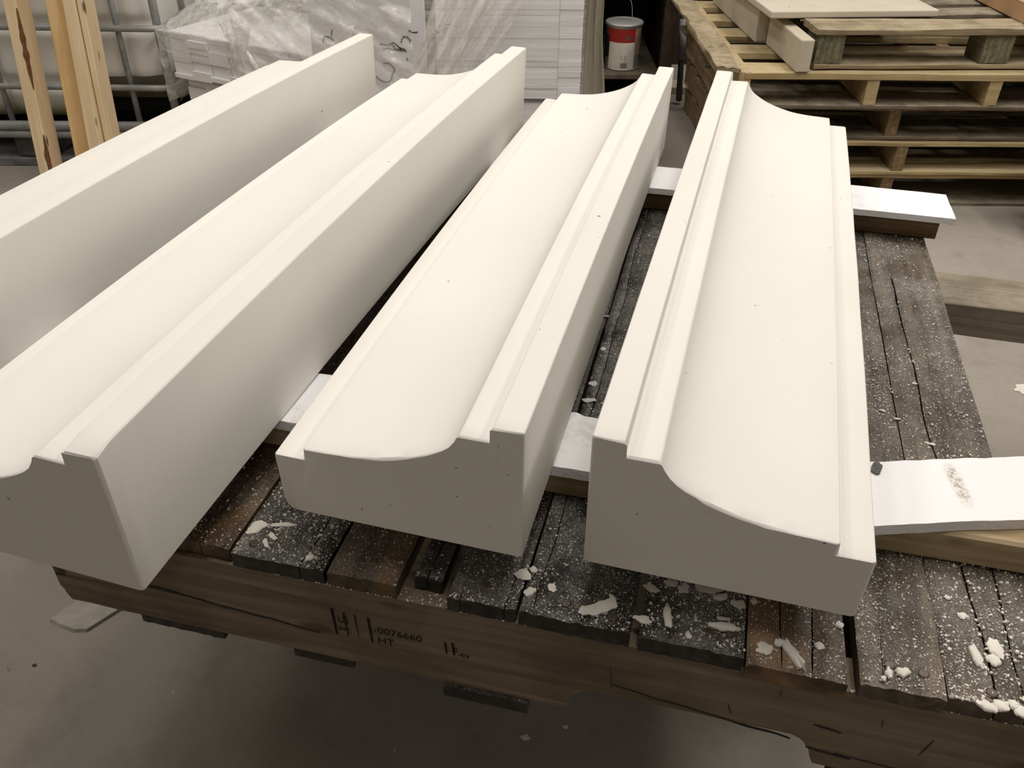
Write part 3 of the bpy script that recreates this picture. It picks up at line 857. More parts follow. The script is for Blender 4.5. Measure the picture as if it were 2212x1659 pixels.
# uncountable crumbs: one object
bm = bmesh.new()
rng = random.Random(11)
gaps = [(0.215, 0.219), (0.316, 0.3185), (0.385, 0.402), (0.4265, 0.439), (0.5025, 0.506), (0.604, 0.614), (0.7035, 0.7055), (0.786, 0.80), (0.8665, 0.868)]
def crumbs(n, u0, u1, v0, v1, s0, s1, bias=1.0, clus=0.0):
    k = 0; tries = 0
    while k < n and tries < n * 12:
        tries += 1
        u = rng.uniform(u0, u1); v = v0 + (v1 - v0) * rng.random() ** bias
        if any(a < u < b for a, b in gaps): continue
        if clus and mn.noise(Vector((u * 30, v * 30, 5))) < rng.uniform(-0.5, clus): continue
        r = s0 + (s1 - s0) * rng.random() ** 4
        m = rng.choice((4, 5, 6)); a0 = rng.random() * 6.28; asp = rng.uniform(0.4, 1)
        h = r * rng.uniform(0.15, 0.5)
        base = []; top = []
        ca, sa = cos(a0), sin(a0)
        for i in range(m):
            a = 2 * pi * i / m; q = r * rng.uniform(0.6, 1.1)
            x, y = cos(a) * q, sin(a) * q * asp
            x, y = x * ca - y * sa, x * sa + y * ca
            base.append(bm.verts.new((u + x, v + y, 0.0))); top.append(bm.verts.new((u + x * 0.7, v + y * 0.7, h + 0.0006)))
        for i in range(m): bm.faces.new((base[i], base[(i + 1) % m], top[(i + 1) % m], top[i]))
        bm.faces.new(top)
        k += 1
crumbs(900, 0.22, 0.316, 0.0, 0.14, 0.0004, 0.0022, 1.0)
crumbs(220, 0.14, 0.215, 0.0, 0.14, 0.0004, 0.0020)
crumbs(200, 0.32, 0.385, 0.0, 0.12, 0.0003, 0.0012)
crumbs(900, 0.44, 0.605, 0.0, 0.14, 0.0003, 0.0018, 1.4)
crumbs(1100, 0.614, 0.703, 0.0, 0.13, 0.0004, 0.0024, 1.0)
crumbs(520, 0.706, 0.786, -0.004, 0.11, 0.0003, 0.0015, 1.0)
crumbs(900, 0.80, 0.866, 0.0, 0.16, 0.0003, 0.0016, 1.3)
crumbs(1300, 0.868, 0.960, 0.0, 0.18, 0.0004, 0.0028, 1.6)
crumbs(1700, 0.80, 0.960, 0.22, 0.90, 0.0003, 0.0022, 1.0, 0.25)
crumbs(500, 0.515, 0.604, 0.22, 0.88, 0.0004, 0.0022)
tag_o = build('plaster_crumbs', bm, M_chip); tag_o.location = PO; tag_o.rotation_euler = (0, 0, -PHI)
tag(tag_o, 'fine white plaster crumbs scattered over the dark pallet deck', 'crumbs', kind='stuff')
# dust line on the exposed upper edge of the front stringer
bm = bmesh.new()
for i in range(700):
    u = rng.uniform(0.24, 0.96); v = rng.uniform(0.0, 0.0022)
    if 0.386 < u < 0.44: v = rng.uniform(0.0, 0.016)
    r = rng.uniform(0.0004, 0.0013)
    vs = [bm.verts.new((u + cos(a) * r, v + sin(a) * r, -PT + 0.0002)) for a in (0, 1.57, 3.14, 4.71)]
    t = bm.verts.new((u, v, -PT + r * 0.9))
    for j in range(4): bm.faces.new((vs[j], vs[(j + 1) % 4], t))
o = build('plaster_dust', bm, M_chip); o.location = PO; o.rotation_euler = (0, 0, -PHI)
tag(o, 'line of white dust along the top edge of the front stringer', 'dust', kind='stuff')
# dark stone chip on the angled foam
bm = bmesh.new(); flake_bm(bm, 0, 0, 0, 0.012, 0.016, 0, 0.003, 77)
o = build('stone_chip', bm, simple('grey_stone', (0.12, 0.115, 0.11), 0.8, 0.3, 0.4, 200)); u, v = px_deck(1893, 1012, 0.0513)
o.location = pw(u, v, 0.0513); o.rotation_euler = (0, 0, -0.5); tag(o, 'dark grey stone chip on the angled foam strip against the moulding', 'stone chip')

# ------------------------------------------------------------------ floor debris
bm = bmesh.new()
pts = [(-0.80, 0.985), (-0.775, 0.972), (-0.748, 0.963), (-0.728, 0.964), (-0.67, 1.03), (-0.60, 1.13), (-0.66, 1.16), (-0.735, 1.06), (-0.752, 1.04), (-0.775, 1.02)]
lo = [bm.verts.new((x, y, 0)) for x, y in pts]; hi = [bm.verts.new((x + 0.003, y + 0.003, 0.006)) for x, y in pts]
for i in range(len(pts)): bm.faces.new((lo[i], lo[(i + 1) % len(pts)], hi[(i + 1) % len(pts)], hi[i]))
bm.faces.new(hi)
tag(build('mortar_patch', bm, M_chipfloor), 'flat pale scrap stuck to the floor below the broken pallet corner', 'scrap')
for i, (x, y, s, lab) in enumerate(((0.025, 0.772, 0.013, 'larger white crumb on the dark floor in front of the pallet'), (0.088, 0.791, 0.008, 'smaller white crumb on the dark floor in front of the pallet'),
                              (-0.785, 0.896, 0.007, 'dark crumb on the floor at the left frame edge'), (1.235, 1.70, 0.055, 'pale plaster scrap on the floor right of the pallet'))):
    bm = bmesh.new(); flake_bm(bm, 0, 0, 0, s, s * 0.7, 0, s * 0.35 if s < 0.03 else 0.004, 90 + i)
    o = build('floor_crumb', bm, M_chip if i != 2 else M_nail); o.location = (x, y, 0.0003); tag(o, lab, 'crumb')

# ------------------------------------------------------------------ pallet stack at the right
def stack_pallet(x0, y0, z0, wd, dp, label, mats, strx, nb=7, bw=0.085, ph=0.1125, seed=0, nbot=3, rot=0.0, leftcap=False, th=0.014):
    root = empty('stacked_pallet', (x0, y0, z0), rot, label, 'pallet', 'stack of pallets at the right')
    bt = 0.012; ph -= 0.0018
    rg = random.Random(seed)
    for k in range(nb):
        yc = (dp - bw) * k / (nb - 1)
        bm = bmesh.new()
        wonky_box(bm, 0.0 if not leftcap else 0.035, wd, yc, yc + bw * rg.uniform(0.9, 1.02), ph - th, ph - 0.0005, axis=0, n=24, amp=0.0022, seed=seed + k, ends=0.003)
        build('deck_board', bm, mats[0] if k else mats[1], root, smooth=40)
    for k in range(nbot):
        yc = (dp - bw) * k / (nbot - 1)
        bm = bmesh.new()
        wonky_box(bm, 0.0, wd, yc, yc + bw * 1.15, 0.0005, bt, axis=0, n=24, amp=0.0022, seed=seed + 20 + k, ends=0.003)
        build('bottom_board', bm, mats[2], root, smooth=40)
    for k, sx in enumerate(strx):
        bm = bmesh.new()
        top = ph - th - 0.0005 if not (leftcap and k == 0) else ph - 0.001
        wonky_box(bm, sx, sx + 0.037, 0.003, dp - 0.003, bt + 0.0005, top, axis=1, n=24, amp=0.0025, seed=seed + 40 + k, ends=0.002)
        build('stringer', bm, mats[3], root, smooth=40)
    return root
P_ = 0.1125
stack_pallet(0.735, 2.775, 0.0, 1.20, 1.00, 'dim wooden pallet at the bottom of the stack, resting on the floor', (M_pal, M_pal_y, M_pal_g, M_pal_s), (0.0, 0.50, 1.163), seed=1)
stack_pallet(0.722, 2.765, P_, 1.20, 1.00, 'wooden pallet second from the floor in the stack', (M_pal_g, M_pal_y, M_pal_y, M_pal_s), (0.0, 0.53, 1.163), seed=2)
stack_pallet(0.716, 2.780, 2 * P_, 1.20, 1.00, 'brown wooden pallet third from the floor in the stack', (M_pal_g, M_pal_s, M_pal_g, M_pal_s), (0.0, 0.49, 1.163), seed=3)
stack_pallet(0.676, 2.742, 3 * P_, 1.26, 1.00, 'slatted pale wooden pallet with dusty splintered left edge board', (M_pal_y, M_pal_y, M_pal_g, M_pal_y), (0.018, 0.42, 0.80, 1.20), seed=4, leftcap=True, nb=5, bw=0.124, th=0.021)
# splintered loose edge plank on its left
bm = bmesh.new()
wonky_box(bm, 0.622, 0.694, 2.735, 3.80, 4 * P_ + 0.0002, 4 * P_ + 0.016, axis=1, n=90, amp=0.010, seed=9, ends=0.006)
tag(build('splintered_plank', bm, M_pal, None, smooth=50), 'dusty splintered plank lying along the left edge of the slatted pallet', 'plank')
ZT = 4 * P_ + 0.0006
# top pallet
tp = empty('stacked_pallet', (0.925, 2.765, ZT + 0.0015), radians(2.2), 'topmost grey pallet of the stack with square blocks in its front opening', 'pallet', 'stack of pallets at the right')
for k, (y, b) in enumerate(((0.0, 0.135), (0.20, 0.10), (0.36, 0.10), (0.52, 0.10), (0.68, 0.10), (0.86, 0.12))):
    bm = bmesh.new(); wonky_box(bm, -0.01 if k == 0 else 0.0, 1.10, y, y + b, 0.1005, 0.118 if k == 0 else 0.116, axis=0, n=30, amp=0.003, seed=60 + k, ends=0.004); build('deck_board', bm, M_pal if k == 0 else M_pal_g, tp, smooth=40)
for k, (y, b) in enumerate(((0.0, 0.14), (0.44, 0.12), (0.86, 0.12))):
    bm = bmesh.new(); wonky_box(bm, 0.0, 1.10, y, y + b, 0.0, 0.0135, axis=0, n=30, amp=0.003, seed=70 + k, ends=0.004); build('bottom_board', bm, M_pal, tp, smooth=40)
for k, x in enumerate((0.0, 0.520, 1.00)):
    for j, y in enumerate((0.008, 0.44, 0.86)):
        bm = bmesh.new(); wonky_box(bm, x, x + (0.085 if k != 1 else 0.092), y, y + 0.10, 0.014, 0.100, axis=1, n=8, amp=0.003, seed=80 + k, ends=0.001); build('block', bm, M_pal_end, tp, smooth=40)
# beige cast lengths and slab on top
bm = bmesh.new(); box(bm, -0.0215, 0.0215, 0, 0.335, 0, 0.096, 0.004)
o = build('beige_bar', bm, M_beige); o.location = (0.883, 2.735, ZT); o.rotation_euler = (0, 0, radians(2.4)); tag(o, 'beige square-ended bar lying left of the topmost pallet, nearer one', 'bar', 'beige bars on the stack')
bm = bmesh.new(); box(bm, -0.022, 0.022, 0, 0.60, 0, 0.118, 0.004)
o = build('beige_bar', bm, M_beige); o.location = (0.835, 3.09, ZT); o.rotation_euler = (0, 0, radians(3)); tag(o, 'grey-beige bar further back beneath the left edge of the slab', 'bar', 'beige bars on the stack')
bm = bmesh.new(); box(bm, 0, 0.545, 0, 0.50, 0, 0.021, 0.0035)
o = build('beige_slab', bm, M_slab); o.location = (0.802, 2.895, ZT + 0.1195); o.rotation_euler = (0, 0, radians(4.5)); tag(o, 'smooth beige slab lying flat on the topmost pallet', 'slab')
bm = bmesh.new(); flake_bm(bm, 0, 0, 0, 0.05, 0.02, 0, 0.004, 5); o = build('paper_scrap', bm, M_white); o.location = (1.06, 3.09, ZT + 0.1408); tag(o, 'white scrap on the beige slab at the top frame edge', 'scrap')
bm = bmesh.new(); flake_bm(bm, 0, 0, 0, 0.008, 0.008, 0, 0.003, 6); o = build('plaster_crumb', bm, M_chip); o.location = (0.875, 2.965, ZT + 0.1408); tag(o, 'single white crumb on the front left of the beige slab', 'crumb')
# cardboard box top right
cb = empty('cardboard_box', (1.575, 2.83, ZT + 0.122), radians(1), 'brown cardboard box on the topmost pallet at the top right corner', 'box')
bm = bmesh.new(); box(bm, 0.0, 0.36, 0.0, 0.45, 0.0, 0.05, 0.001); build('carton', bm, M_card, cb)
bm = bmesh.new()
a = [bm.verts.new(p) for p in ((0.0, 0.46, 0.0515), (0.10, 0.46, 0.075), (0.10, -0.01, 0.075), (0.0, -0.01, 0.0515))]
a2 = [bm.verts.new(v.co + Vector((0.001, 0, 0.003))) for v in a]
bm.faces.new(a); bm.faces.new(a2[::-1])
for i in range(4): bm.faces.new((a[i], a2[i], a2[(i + 1) % 4], a[(i + 1) % 4]))
build('flap', bm, M_card, cb)
# sack edge at the right frame border
bm = bmesh.new()
n, m = 28, 14
rows = []
for i in range(m + 1):
    t = i / m; z = 0.02 + 0.31 * t
    rad = 0.045 + 0.085 * (sin(pi * (t ** 1.8) * 0.93) ** 0.6)
    rows.append([bm.verts.new((rad * cos(2 * pi * j / n) * (1 + 0.08 * mn.noise(Vector((j * 0.6, i * 0.5, 0)))), rad * 0.8 * sin(2 * pi * j / n), z - 0.02)) for j in range(n)])
for i in range(m):
    for j in range(n): bm.faces.new((rows[i][j], rows[i][(j + 1) % n], rows[i + 1][(j + 1) % n], rows[i + 1][j]))
bm.faces.new(rows[0][::-1]); bm.faces.new(rows[-1])
o = build('sack', bm, M_sack, None, smooth=60); o.location = (1.735, 2.58, 0.0); tag(o, 'pale woven sack just inside the right frame edge', 'sack')

# ------------------------------------------------------------------ liquid tote at the left
TX0, TX1, TY0, TY1 = -2.30, -1.185, 3.06, 4.02
tote = empty('liquid_tote', ((TX0 + TX1) / 2, (TY0 + TY1) / 2, 0), 0, 'white plastic liquid tote in a grey tubular steel cage behind the studs', 'tote')
cxm, cym = (TX0 + TX1) / 2, (TY0 + TY1) / 2
HX, HY = (TX1 - TX0) / 2, (TY1 - TY0) / 2
bm = bmesh.new()
bw_, bh_ = HX - 0.03, HY - 0.03
def rrect(hx, hy, r, n=8):
    out = []
    for q, (sx, sy) in enumerate(((1, 1), (-1, 1), (-1, -1), (1, -1))):
        for k in range(n + 1):
            a = q * pi / 2 + k / n * pi / 2
            out.append((sx * (hx - r) + r * cos(a), sy * (hy - r) + r * sin(a)))
    return out
rings = []
base = rrect(bw_, bh_, 0.10)
# denser sampling along the front side
NX = 60
front = [(-bw_ + 0.10 + (2 * bw_ - 0.2) * k / NX, -bh_) for k in range(1, NX)]
i3 = 3 * 9
base = base[:i3] + front + base[i3:]
zs = [0.165 + 0.93 * k / 80 for k in range(81)]
for z in zs:
    ring = []
    for (x, y) in base:
        bul = 0.0
        for hz in (0.29, 0.487, 0.70, 0.92):
            bul -= 0.022 * math.exp(-((z - hz) / 0.022) ** 2)
        if y < -bh_ + 0.02:
            for vx in (-1.795, -1.34):
                bul -= 0.012 * math.exp(-((x + cxm - vx) / 0.022) ** 2)
        edge = min(1.0, (z - 0.165) / 0.07) ; edge = 1 - (1 - edge) ** 2
        k = 1.0 - 0.10 * (1 - edge)
        yy = y * k; xx = x * k
        if y < 0: yy -= bul * (1 if y < -bh_ + 0.02 else 0.5)
        # moulded recess low on the right of the front side
        if z < 0.305 and x > bw_ - 0.36 and y < 0:
            yy = max(yy, -bh_ + 0.26) if x < bw_ else yy
        ring.append(bm.verts.new((xx, yy, z)))
    rings.append(ring)
kk = len(base)
for i in range(len(rings) - 1):
    for j in range(kk): bm.faces.new((rings[i][j], rings[i][(j + 1) % kk], rings[i + 1][(j + 1) % kk], rings[i + 1][j]))
bm.faces.new(rings[0][::-1]); bm.faces.new(rings[-1])
build('bottle', bm, M_tote, tote, smooth=50)
bm = bmesh.new(); box(bm, -HX + 0.02, HX - 0.02, -HY + 0.24, HY - 0.02, 0.13, 0.165); build('tray', bm, M_black, tote)
def tbar(pts, r=0.009): 
    bm = bmesh.new(); tube(bm, pts, r, 10); build('cage_bar', bm, M_galv, tote)
for z in (0.29, 0.487, 0.70, 0.92, 1.12):
    r = 0.010
    bm = bmesh.new()
    loop = [(x, y, z + 0.003 * sin(x * 9)) for x, y in rrect(HX, HY, 0.05, 5)]
    tube(bm, loop + [loop[0]], 0.011 if z < 1 else 0.014, 10); build('cage_bar', bm, M_galv, tote)
for x in (-2.22, -1.795, -1.34):
    for y in (-HY + 0.016, HY - 0.016):
        tbar([(x - cxm, y, 0.13), (x - cxm - (0.0), y, 0.5), (x - cxm, y, 1.12)], 0.010)
for (x, y) in ((HX - 0.02, -HY + 0.02), (HX - 0.02, HY - 0.02), (-HX + 0.02, -HY + 0.02), (-HX + 0.02, HY - 0.02)):
    tbar([(x, y, 0.13), (x, y, 1.12)], 0.014)
for y in (-0.2, 0.2): tbar([(HX - 0.016, y, 0.13), (HX - 0.016, y, 1.12)])
for z, r in ((0.150, 0.017), (0.120, 0.015)):
    bm = bmesh.new(); loop = [(x, y, z) for x, y in rrect(HX - 0.005, HY - 0.005, 0.06, 5)]; tube(bm, loop + [loop[0]], r, 12); build('base_rail', bm, M_galv, tote)
for (x0, x1) in ((-HX, -HX + 0.14), (-0.07, 0.07), (HX - 0.14, HX)):
    bm = bmesh.new(); box(bm, x0, x1, -HY + 0.01, HY - 0.01, 0.032, 0.104, 0.006); build('foot', bm, simple('dusty_foot', (0.10, 0.10, 0.10), 0.8, 0.3, 0.4, 14), tote)
bm = bmesh.new(); box(bm, -HX, HX, -HY, -HY + 0.10, 0.0, 0.030, 0.004); build('skid', bm, simple('dusty_skid', (0.20, 0.20, 0.20), 0.8, 0.3, 0.6, 9), tote)
bm = bmesh.new(); box(bm, -HX, HX, HY - 0.1, HY, 0.0, 0.030, 0.004); build('skid', bm, M_black, tote)

# studs leaning against the tote
def stud(xl, wd, dp, y0, mat, label, H=1.95, dx=0.0):
    bm = bmesh.new()
    wonky_box(bm, 0, wd, 0, 0.0001, 0, 0) if False else None
    n = 26
    rings = []
    for i in range(n + 1):
        z = H * i / n
        ring = []
        for (x, y) in ((0.002, 0), (wd - 0.002, 0), (wd, 0.002), (wd, dp - 0.002), (wd - 0.002, dp), (0.002, dp), (0, dp - 0.002), (0, 0.002)):
            ring.append(bm.verts.new((x + 0.0012 * mn.noise(Vector((z * 3, x * 9, xl * 5))), y, z)))
        rings.append(ring)
    for i in range(n):
        for j in range(8): bm.faces.new((rings[i][j], rings[i][(j + 1) % 8], rings[i + 1][(j + 1) % 8], rings[i + 1][j]))
    bm.faces.new(rings[0][::-1]); bm.faces.new(rings[-1])
    o = build('wall_stud', bm, mat)
    lean = math.atan2(3.04 - dp - y0, 1.12)
    o.rotation_euler = (-lean, dx, 0); o.location = (xl, y0, 0.004)
    return tag(o, label, 'stud', 'studs leaning on the tote')
STUDS = [(-1.577, 0.040, 0.088, 2.735, M_stud, 'pale wooden stud leaning alone on the left, with bark streak'),
         (-1.468, 0.060, 0.038, 2.775, M_stud_y, 'knotty yellow wooden stud, left of the leaning cluster'),
         (-1.405, 0.040, 0.050, 2.745, M_stud, 'smooth pale wooden stud, front one of the leaning cluster'),
         (-1.362, 0.020, 0.085, 2.790, M_stud, 'pale wooden stud at the right edge of the leaning cluster')]
M_bark = simple('bark', srgb(120, 84, 56), 0.95, 0.1, 0.35, 60)
for k_, s_ in enumerate(STUDS):
    so = stud(s_[0], s_[1], s_[2], s_[3], s_[4], s_[5])
    if k_ == 0:
        for (z0, z1, w) in ((0.36, 0.60, 0.011), (0.02, 0.22, 0.010)):
            bm = bmesh.new(); prev = None
            for i in range(25):
                t = i / 24; z = z0 + (z1 - z0) * t
                ww = w * (sin(pi * t) ** 0.7) * (0.7 + 0.5 * mn.noise(Vector((z * 40, 1, 0)))) + 0.0004
                a_ = bm.verts.new((0.0395 - ww, -0.0007, z)); b_ = bm.verts.new((0.0406, -0.0007, z)); c_ = bm.verts.new((0.0410, ww * 1.6, z))
                if prev: bm.faces.new((prev[0], prev[1], b_, a_)); bm.faces.new((prev[1], prev[2], c_, b_))
                prev = (a_, b_, c_)
            build('bark_streak', bm, M_bark, so)

# ------------------------------------------------------------------ wrapped sheet stacks
rg = random.Random(5)
SY = 2.88
ORD = ['first', 'second', 'third', 'fourth', 'fifth', 'sixth', 'seventh', 'eighth', 'ninth', 'tenth', 'eleventh', 'twelfth', 'thirteenth', 'fourteenth', 'fifteenth',
       'sixteenth', 'seventeenth', 'eighteenth', 'nineteenth', 'twentieth', 'twenty-first', 'twenty-second', 'twenty-third', 'twenty-fourth', 'twenty-fifth', 'twenty-sixth', 'twenty-seventh', 'twenty-eighth']
proto = {}
def sheet(name, loc, dims, rz, mat, label, group=None):
    key = (mat.name, name)
    if key not in proto:
        bm = bmesh.new(); box(bm, 0, 1, 0, 1, 0, 1)
        proto[key] = build(name, bm, mat); o = proto[key]
    else:
        o = proto[key].copy(); COL.objects.link(o)
    o.location = loc; o.scale = dims; o.rotation_euler = (0, 0, rz)
    return tag(o, label, 'sheet' if group else 'foam block', group)
# low stack, turned so that its left end lies further back
LA = radians(28.8)
LC = Vector((-1.156, 3.02, 0)); LD = Vector((cos(LA), -sin(LA), 0)); LN = Vector((sin(LA), cos(LA), 0))
ZL = 0.487
sheet('foam_block', LC + LD * 0.03 + LN * 0.03 + Vector((0, 0, 0.001)), (0.56, 0.38, 0.199), -LA, M_white2, 'big white foam block at the bottom of the low turned stack')
for c in range(7):
    z = ZL; k = 0
    while z > 0.2065:
        t = rg.choice((0.014, 0.018, 0.022, 0.030))
        if c % 2 == 0 and abs(z - 0.42) < 0.03: t = 0.040
        low = z < 0.352
        if z - t < 0.2065: t = z - 0.2005
        off = rg.uniform(0, 0.012) + (0.022 if low else 0.0) - (0.010 if 0.352 < z < 0.385 else 0.0)
        p = LC + LD * (c * 0.086 + (0.022 if low else 0.0)) + LN * off + Vector((0, 0, z - t + 0.0005))
        sheet('foam_sheet', p, (0.0846, 0.42, t - 0.0005), -LA, M_white if rg.random() < 0.6 else M_white2,
              'white sheet edge, %s from the top in the %s column of the low turned stack' % (ORD[k], ORD[c]), 'sheets in the low turned stack')
        z -= t; k += 1
# tall stack in two columns, square to the view
sheet('foam_block', Vector((-0.25, SY + 0.012, 0.001)), (0.462, 0.60, 0.298), 0, M_white2, 'big white foam block at the bottom of the tall stack')
for c, (xa, xb) in enumerate(((-0.25, 0.1385), (0.1395, 0.214))):
    z = 0.784; k = 0
    while z > 0.3:
        t = 0.0173
        if z - t < 0.3: break
        off = rg.uniform(0, 0.005) + (0.004 if c else 0)
        sheet('foam_sheet', Vector((xa, SY + off, z - t + 0.0008)), (xb - xa + rg.uniform(-0.0006, 0.0006) * (c == 1), 0.60, t - 0.0004), 0, M_white if rg.random() < 0.6 else M_white2,
              ('long white sheet, %s from the top of the tall stack' if c == 0 else 'short white sheet, %s from the top in the narrow right column of the tall stack') % ORD[k],
              'long sheets in the tall stack' if c == 0 else 'short sheets in the tall stack')
        z -= t; k += 1
# marker-written board in front of the stack
BY = 2.69
brd = empty('foam_board', (-0.47, BY, 0.0), 0, 'white board with black marker scrawl standing before the stack under film', 'board')
bm = bmesh.new(); box(bm, -0.135, 0.205, 0.0, 0.02, 0.0, 0.74, 0.002); build('panel', bm, M_white2, brd)
def bpx(px, py):   # spot on the board plane
    d = fw + rr * ((px - 1106) / F) - uu * ((py - 829.5) / F)
    t = (BY - 0.001) / d.y
    p = Vector((0, 0, 1.22)) + d * t
    return (p.x + 0.47, p.z)
for st_ in (((820, 95), (838, 97), (850, 92), (862, 102), (876, 108)), ((826, 107), (836, 104), (848, 107), (868, 110), (858, 98)), ((846, 96), (856, 108)), ((852, 106), (864, 108), (878, 111)),
            ((866, 92), (868, 84), (876, 80), (884, 84), (886, 92)), ((870, 79), (880, 80), (888, 88)), ((882, 65), (890, 70), (902, 70)),
            ((828, 135), (842, 138), (853, 148), (848, 160), (846, 172), (838, 178), (822, 174), (812, 164)),
            ((700, 78), (712, 80), (722, 88)), ((717, 64), (716, 78)), ((699, 80), (698, 92)),
            ((936, 62), (944, 70), (949, 70)), ((958, 72), (960, 62), (968, 60)), ((962, 54), (974, 52)), ((880, 126), (881, 132))):
    bm = bmesh.new()
    P_l = [bpx(*p) for p in st_]
    fine = []
    for i in range(len(P_l) - 1):
        for q in range(5):
            t = q / 5; fine.append((P_l[i][0] * (1 - t) + P_l[i + 1][0] * t, -0.0006, P_l[i][1] * (1 - t) + P_l[i + 1][1] * t))
    fine.append((P_l[-1][0], -0.0006, P_l[-1][1]))
    tube(bm, [(x + mn.noise(Vector((x * 80, z * 80, 0))) * 0.0015, y, z + mn.noise(Vector((x * 80, z * 80, 5))) * 0.0015) for x, y, z in fine],
         [0.0011 + 0.0012 * abs(mn.noise(Vector((i * 0.4, x * 50, 3)))) for i, (x, y, z) in enumerate(fine)], 6)
    build('marker_stroke', bm, M_marker, brd)

# plastic film
wrap = empty('plastic_wrap', (-0.50, SY, 0.0), 0, 'crumpled clear plastic wrap covering the stacks of white sheets', 'plastic wrap')
def sheetmesh(name, fn, nu, nv, mat, label=None):
    bm = bmesh.new()
    g = [[bm.verts.new(Vector(fn(i / nu, j / nv)) - Vector((-0.50, SY, 0))) for j in range(nv + 1)] for i in range(nu + 1)]
    for i in range(nu):
        for j in range(nv): bm.faces.new((g[i][j], g[i + 1][j], g[i + 1][j + 1], g[i][j + 1]))
    return build(name, bm, mat, wrap, smooth=80)
def fold(p, a=1.0, f=9.0):
    """creased cloth-like relief: ridged noise"""
    v = Vector(p) * f
    r = 0
    for o_, w_ in ((1, 0.55), (2.1, 0.28), (4.3, 0.17)):
        r += w_ * (1 - 2 * abs(mn.noise(v * o_ + Vector((o_ * 3, 1, 2)))))
    return a * (r - 0.45)
LX = lambda a, n, z: LC + LD * a + LN * n + Vector((0, 0, z))
def top_cover(s, t):
    a = -0.02 + 0.78 * s; n_ = -0.022 + 0.60 * t
    up = sin(min(1, t * 4.5) * pi / 2)
    hump = 0.085 * up * (min(1, s / 0.10) ** 0.6) + 0.10 * up * max(0, s - 0.3)
    z = ZL + 0.006 + hump + fold((a, n_, 0), 0.030 * up + 0.002, 7)
    return LX(a + fold((a, n_, 7), 0.012, 6), n_, z)
sheetmesh('top_cover', top_cover, 120, 90, M_film)
def left_drape(s, t):
    a = -0.020 + 0.36 * s; z = ZL + 0.012 - 0.085 * t * (1 - 0.35 * s)
    return LX(a, -0.026 - 0.006 * t + fold((a * 0.6, 4, z * 2), 0.010, 9), z)
sheetmesh('front_drape', left_drape, 70, 24, film('thin_drape', 0.14, 0.12, (0.97, 0.96, 0.96), 8, 60))
def left_side(s, t):
    n_ = -0.025 + 0.40 * s; z = ZL + 0.01 - 0.24 * t
    return LX(-0.022 - 0.010 * t + fold((3, n_, z * 2), 0.010, 8), n_, z)
sheetmesh('side_drape', left_side, 40, 30, M_film)
def knot(s, t):
    z = 0.56 - 0.15 * t
    a = 0.365 + 0.02 * t + (0.030 + 0.10 * abs(t - 0.45)) * (s - 0.5) * 2
    return LX(a, -0.050 - 0.018 * sin(s * pi) + 0.007 * sin(s * 24 + t * 2) + fold((a, 1, z), 0.012, 14), z)
sheetmesh('gathered_fold', knot, 70, 50, M_film_dense)
def corner_drape(s, t):
    # film stretched from the knot to the written board, falling in diagonal pleats
    x = -0.86 + 0.56 * s; z = 0.76 - 0.46 * t
    y0 = 2.785 - 0.125 * min(1.0, s * 2.2)
    d = x * 0.55 + z * 0.9
    y = y0 + 0.006 * sin(d * 95 + 2.0 * mn.noise(Vector((x * 5, z * 5, 0)))) + fold((d * 1.6, 2, (x - z) * 0.5), 0.022, 8)
    return Vector((x, y - 0.012, z))
sheetmesh('front_drape', corner_drape, 130, 90, film('pleated_drape', 0.26, 0.13, (0.96, 0.94, 0.90), 10, 10))
def back_bulge(s, t):
    # loose film heaped over the top, rising out of the frame
    x = -1.00 + 0.66 * s; y = 3.10 - 0.12 * s + 0.35 * t
    z = 0.545 + 0.14 * t + 0.10 * s + fold((x, y, 2), 0.05, 5)
    return Vector((x, y, z))
sheetmesh('top_cover', back_bulge, 90, 50, film('loose_heap', 0.62, 0.16, (0.96, 0.94, 0.90), 14, 14))
def bunch(s, t):
    z = 0.70 - 0.36 * t
    x = -0.135 - 0.160 * t + (0.175 - 0.070 * t) * (s - 0.5)
    y = BY - 0.028 - 0.016 * sin(s * pi) + 0.007 * sin(s * 20 + 2 * t + 2 * mn.noise(Vector((s * 3, t * 2, 1)))) + fold((s * 0.5, t * 0.25, 3), 0.020, 6)
    return Vector((x, y, z))
sheetmesh('gathered_fold', bunch, 110, 80, M_film_dense)
def bunch2(s, t):
    z = 0.70 - 0.30 * t
    x = 0.00 - 0.15 * t + (0.15 - 0.04 * t) * (s - 0.5)
    y = SY - 0.040 - 0.010 * sin(s * pi) + 0.005 * sin(s * 17 + 3 * t) + fold((s * 0.5, t * 0.25, 8), 0.014, 6)
    return Vector((x, y, z))
sheetmesh('gathered_fold', bunch2, 90, 70, film('light_fold', 0.34, 0.16, (0.95, 0.92, 0.87), 26, 9))
def tight(s, t):
    x = -0.30 + 0.520 * s; z = 0.79 - 0.56 * t
    return Vector((x, SY - 0.008 + 0.0018 * mn.noise(Vector((x * 3, 0, z * 60))) + 0.0012 * mn.noise(Vector((x * 7, 5, z * 170))), z))
sheetmesh('tight_wrap', tight, 60, 260, M_film_wrap)
def flap(s, t):
    z = 0.80 - 0.56 * t
    x = 0.219 + (0.048 + 0.034 * t + 0.004 * sin(t * 9)) * s
    y = SY + 0.004 + 0.035 * s + 0.006 * sin(s * 16 + t * 2) + 0.003 * mn.noise(Vector((s * 6, t * 3, 0)))
    return Vector((x, y, z))
sheetmesh('side_flap', flap, 50, 60, M_flap)

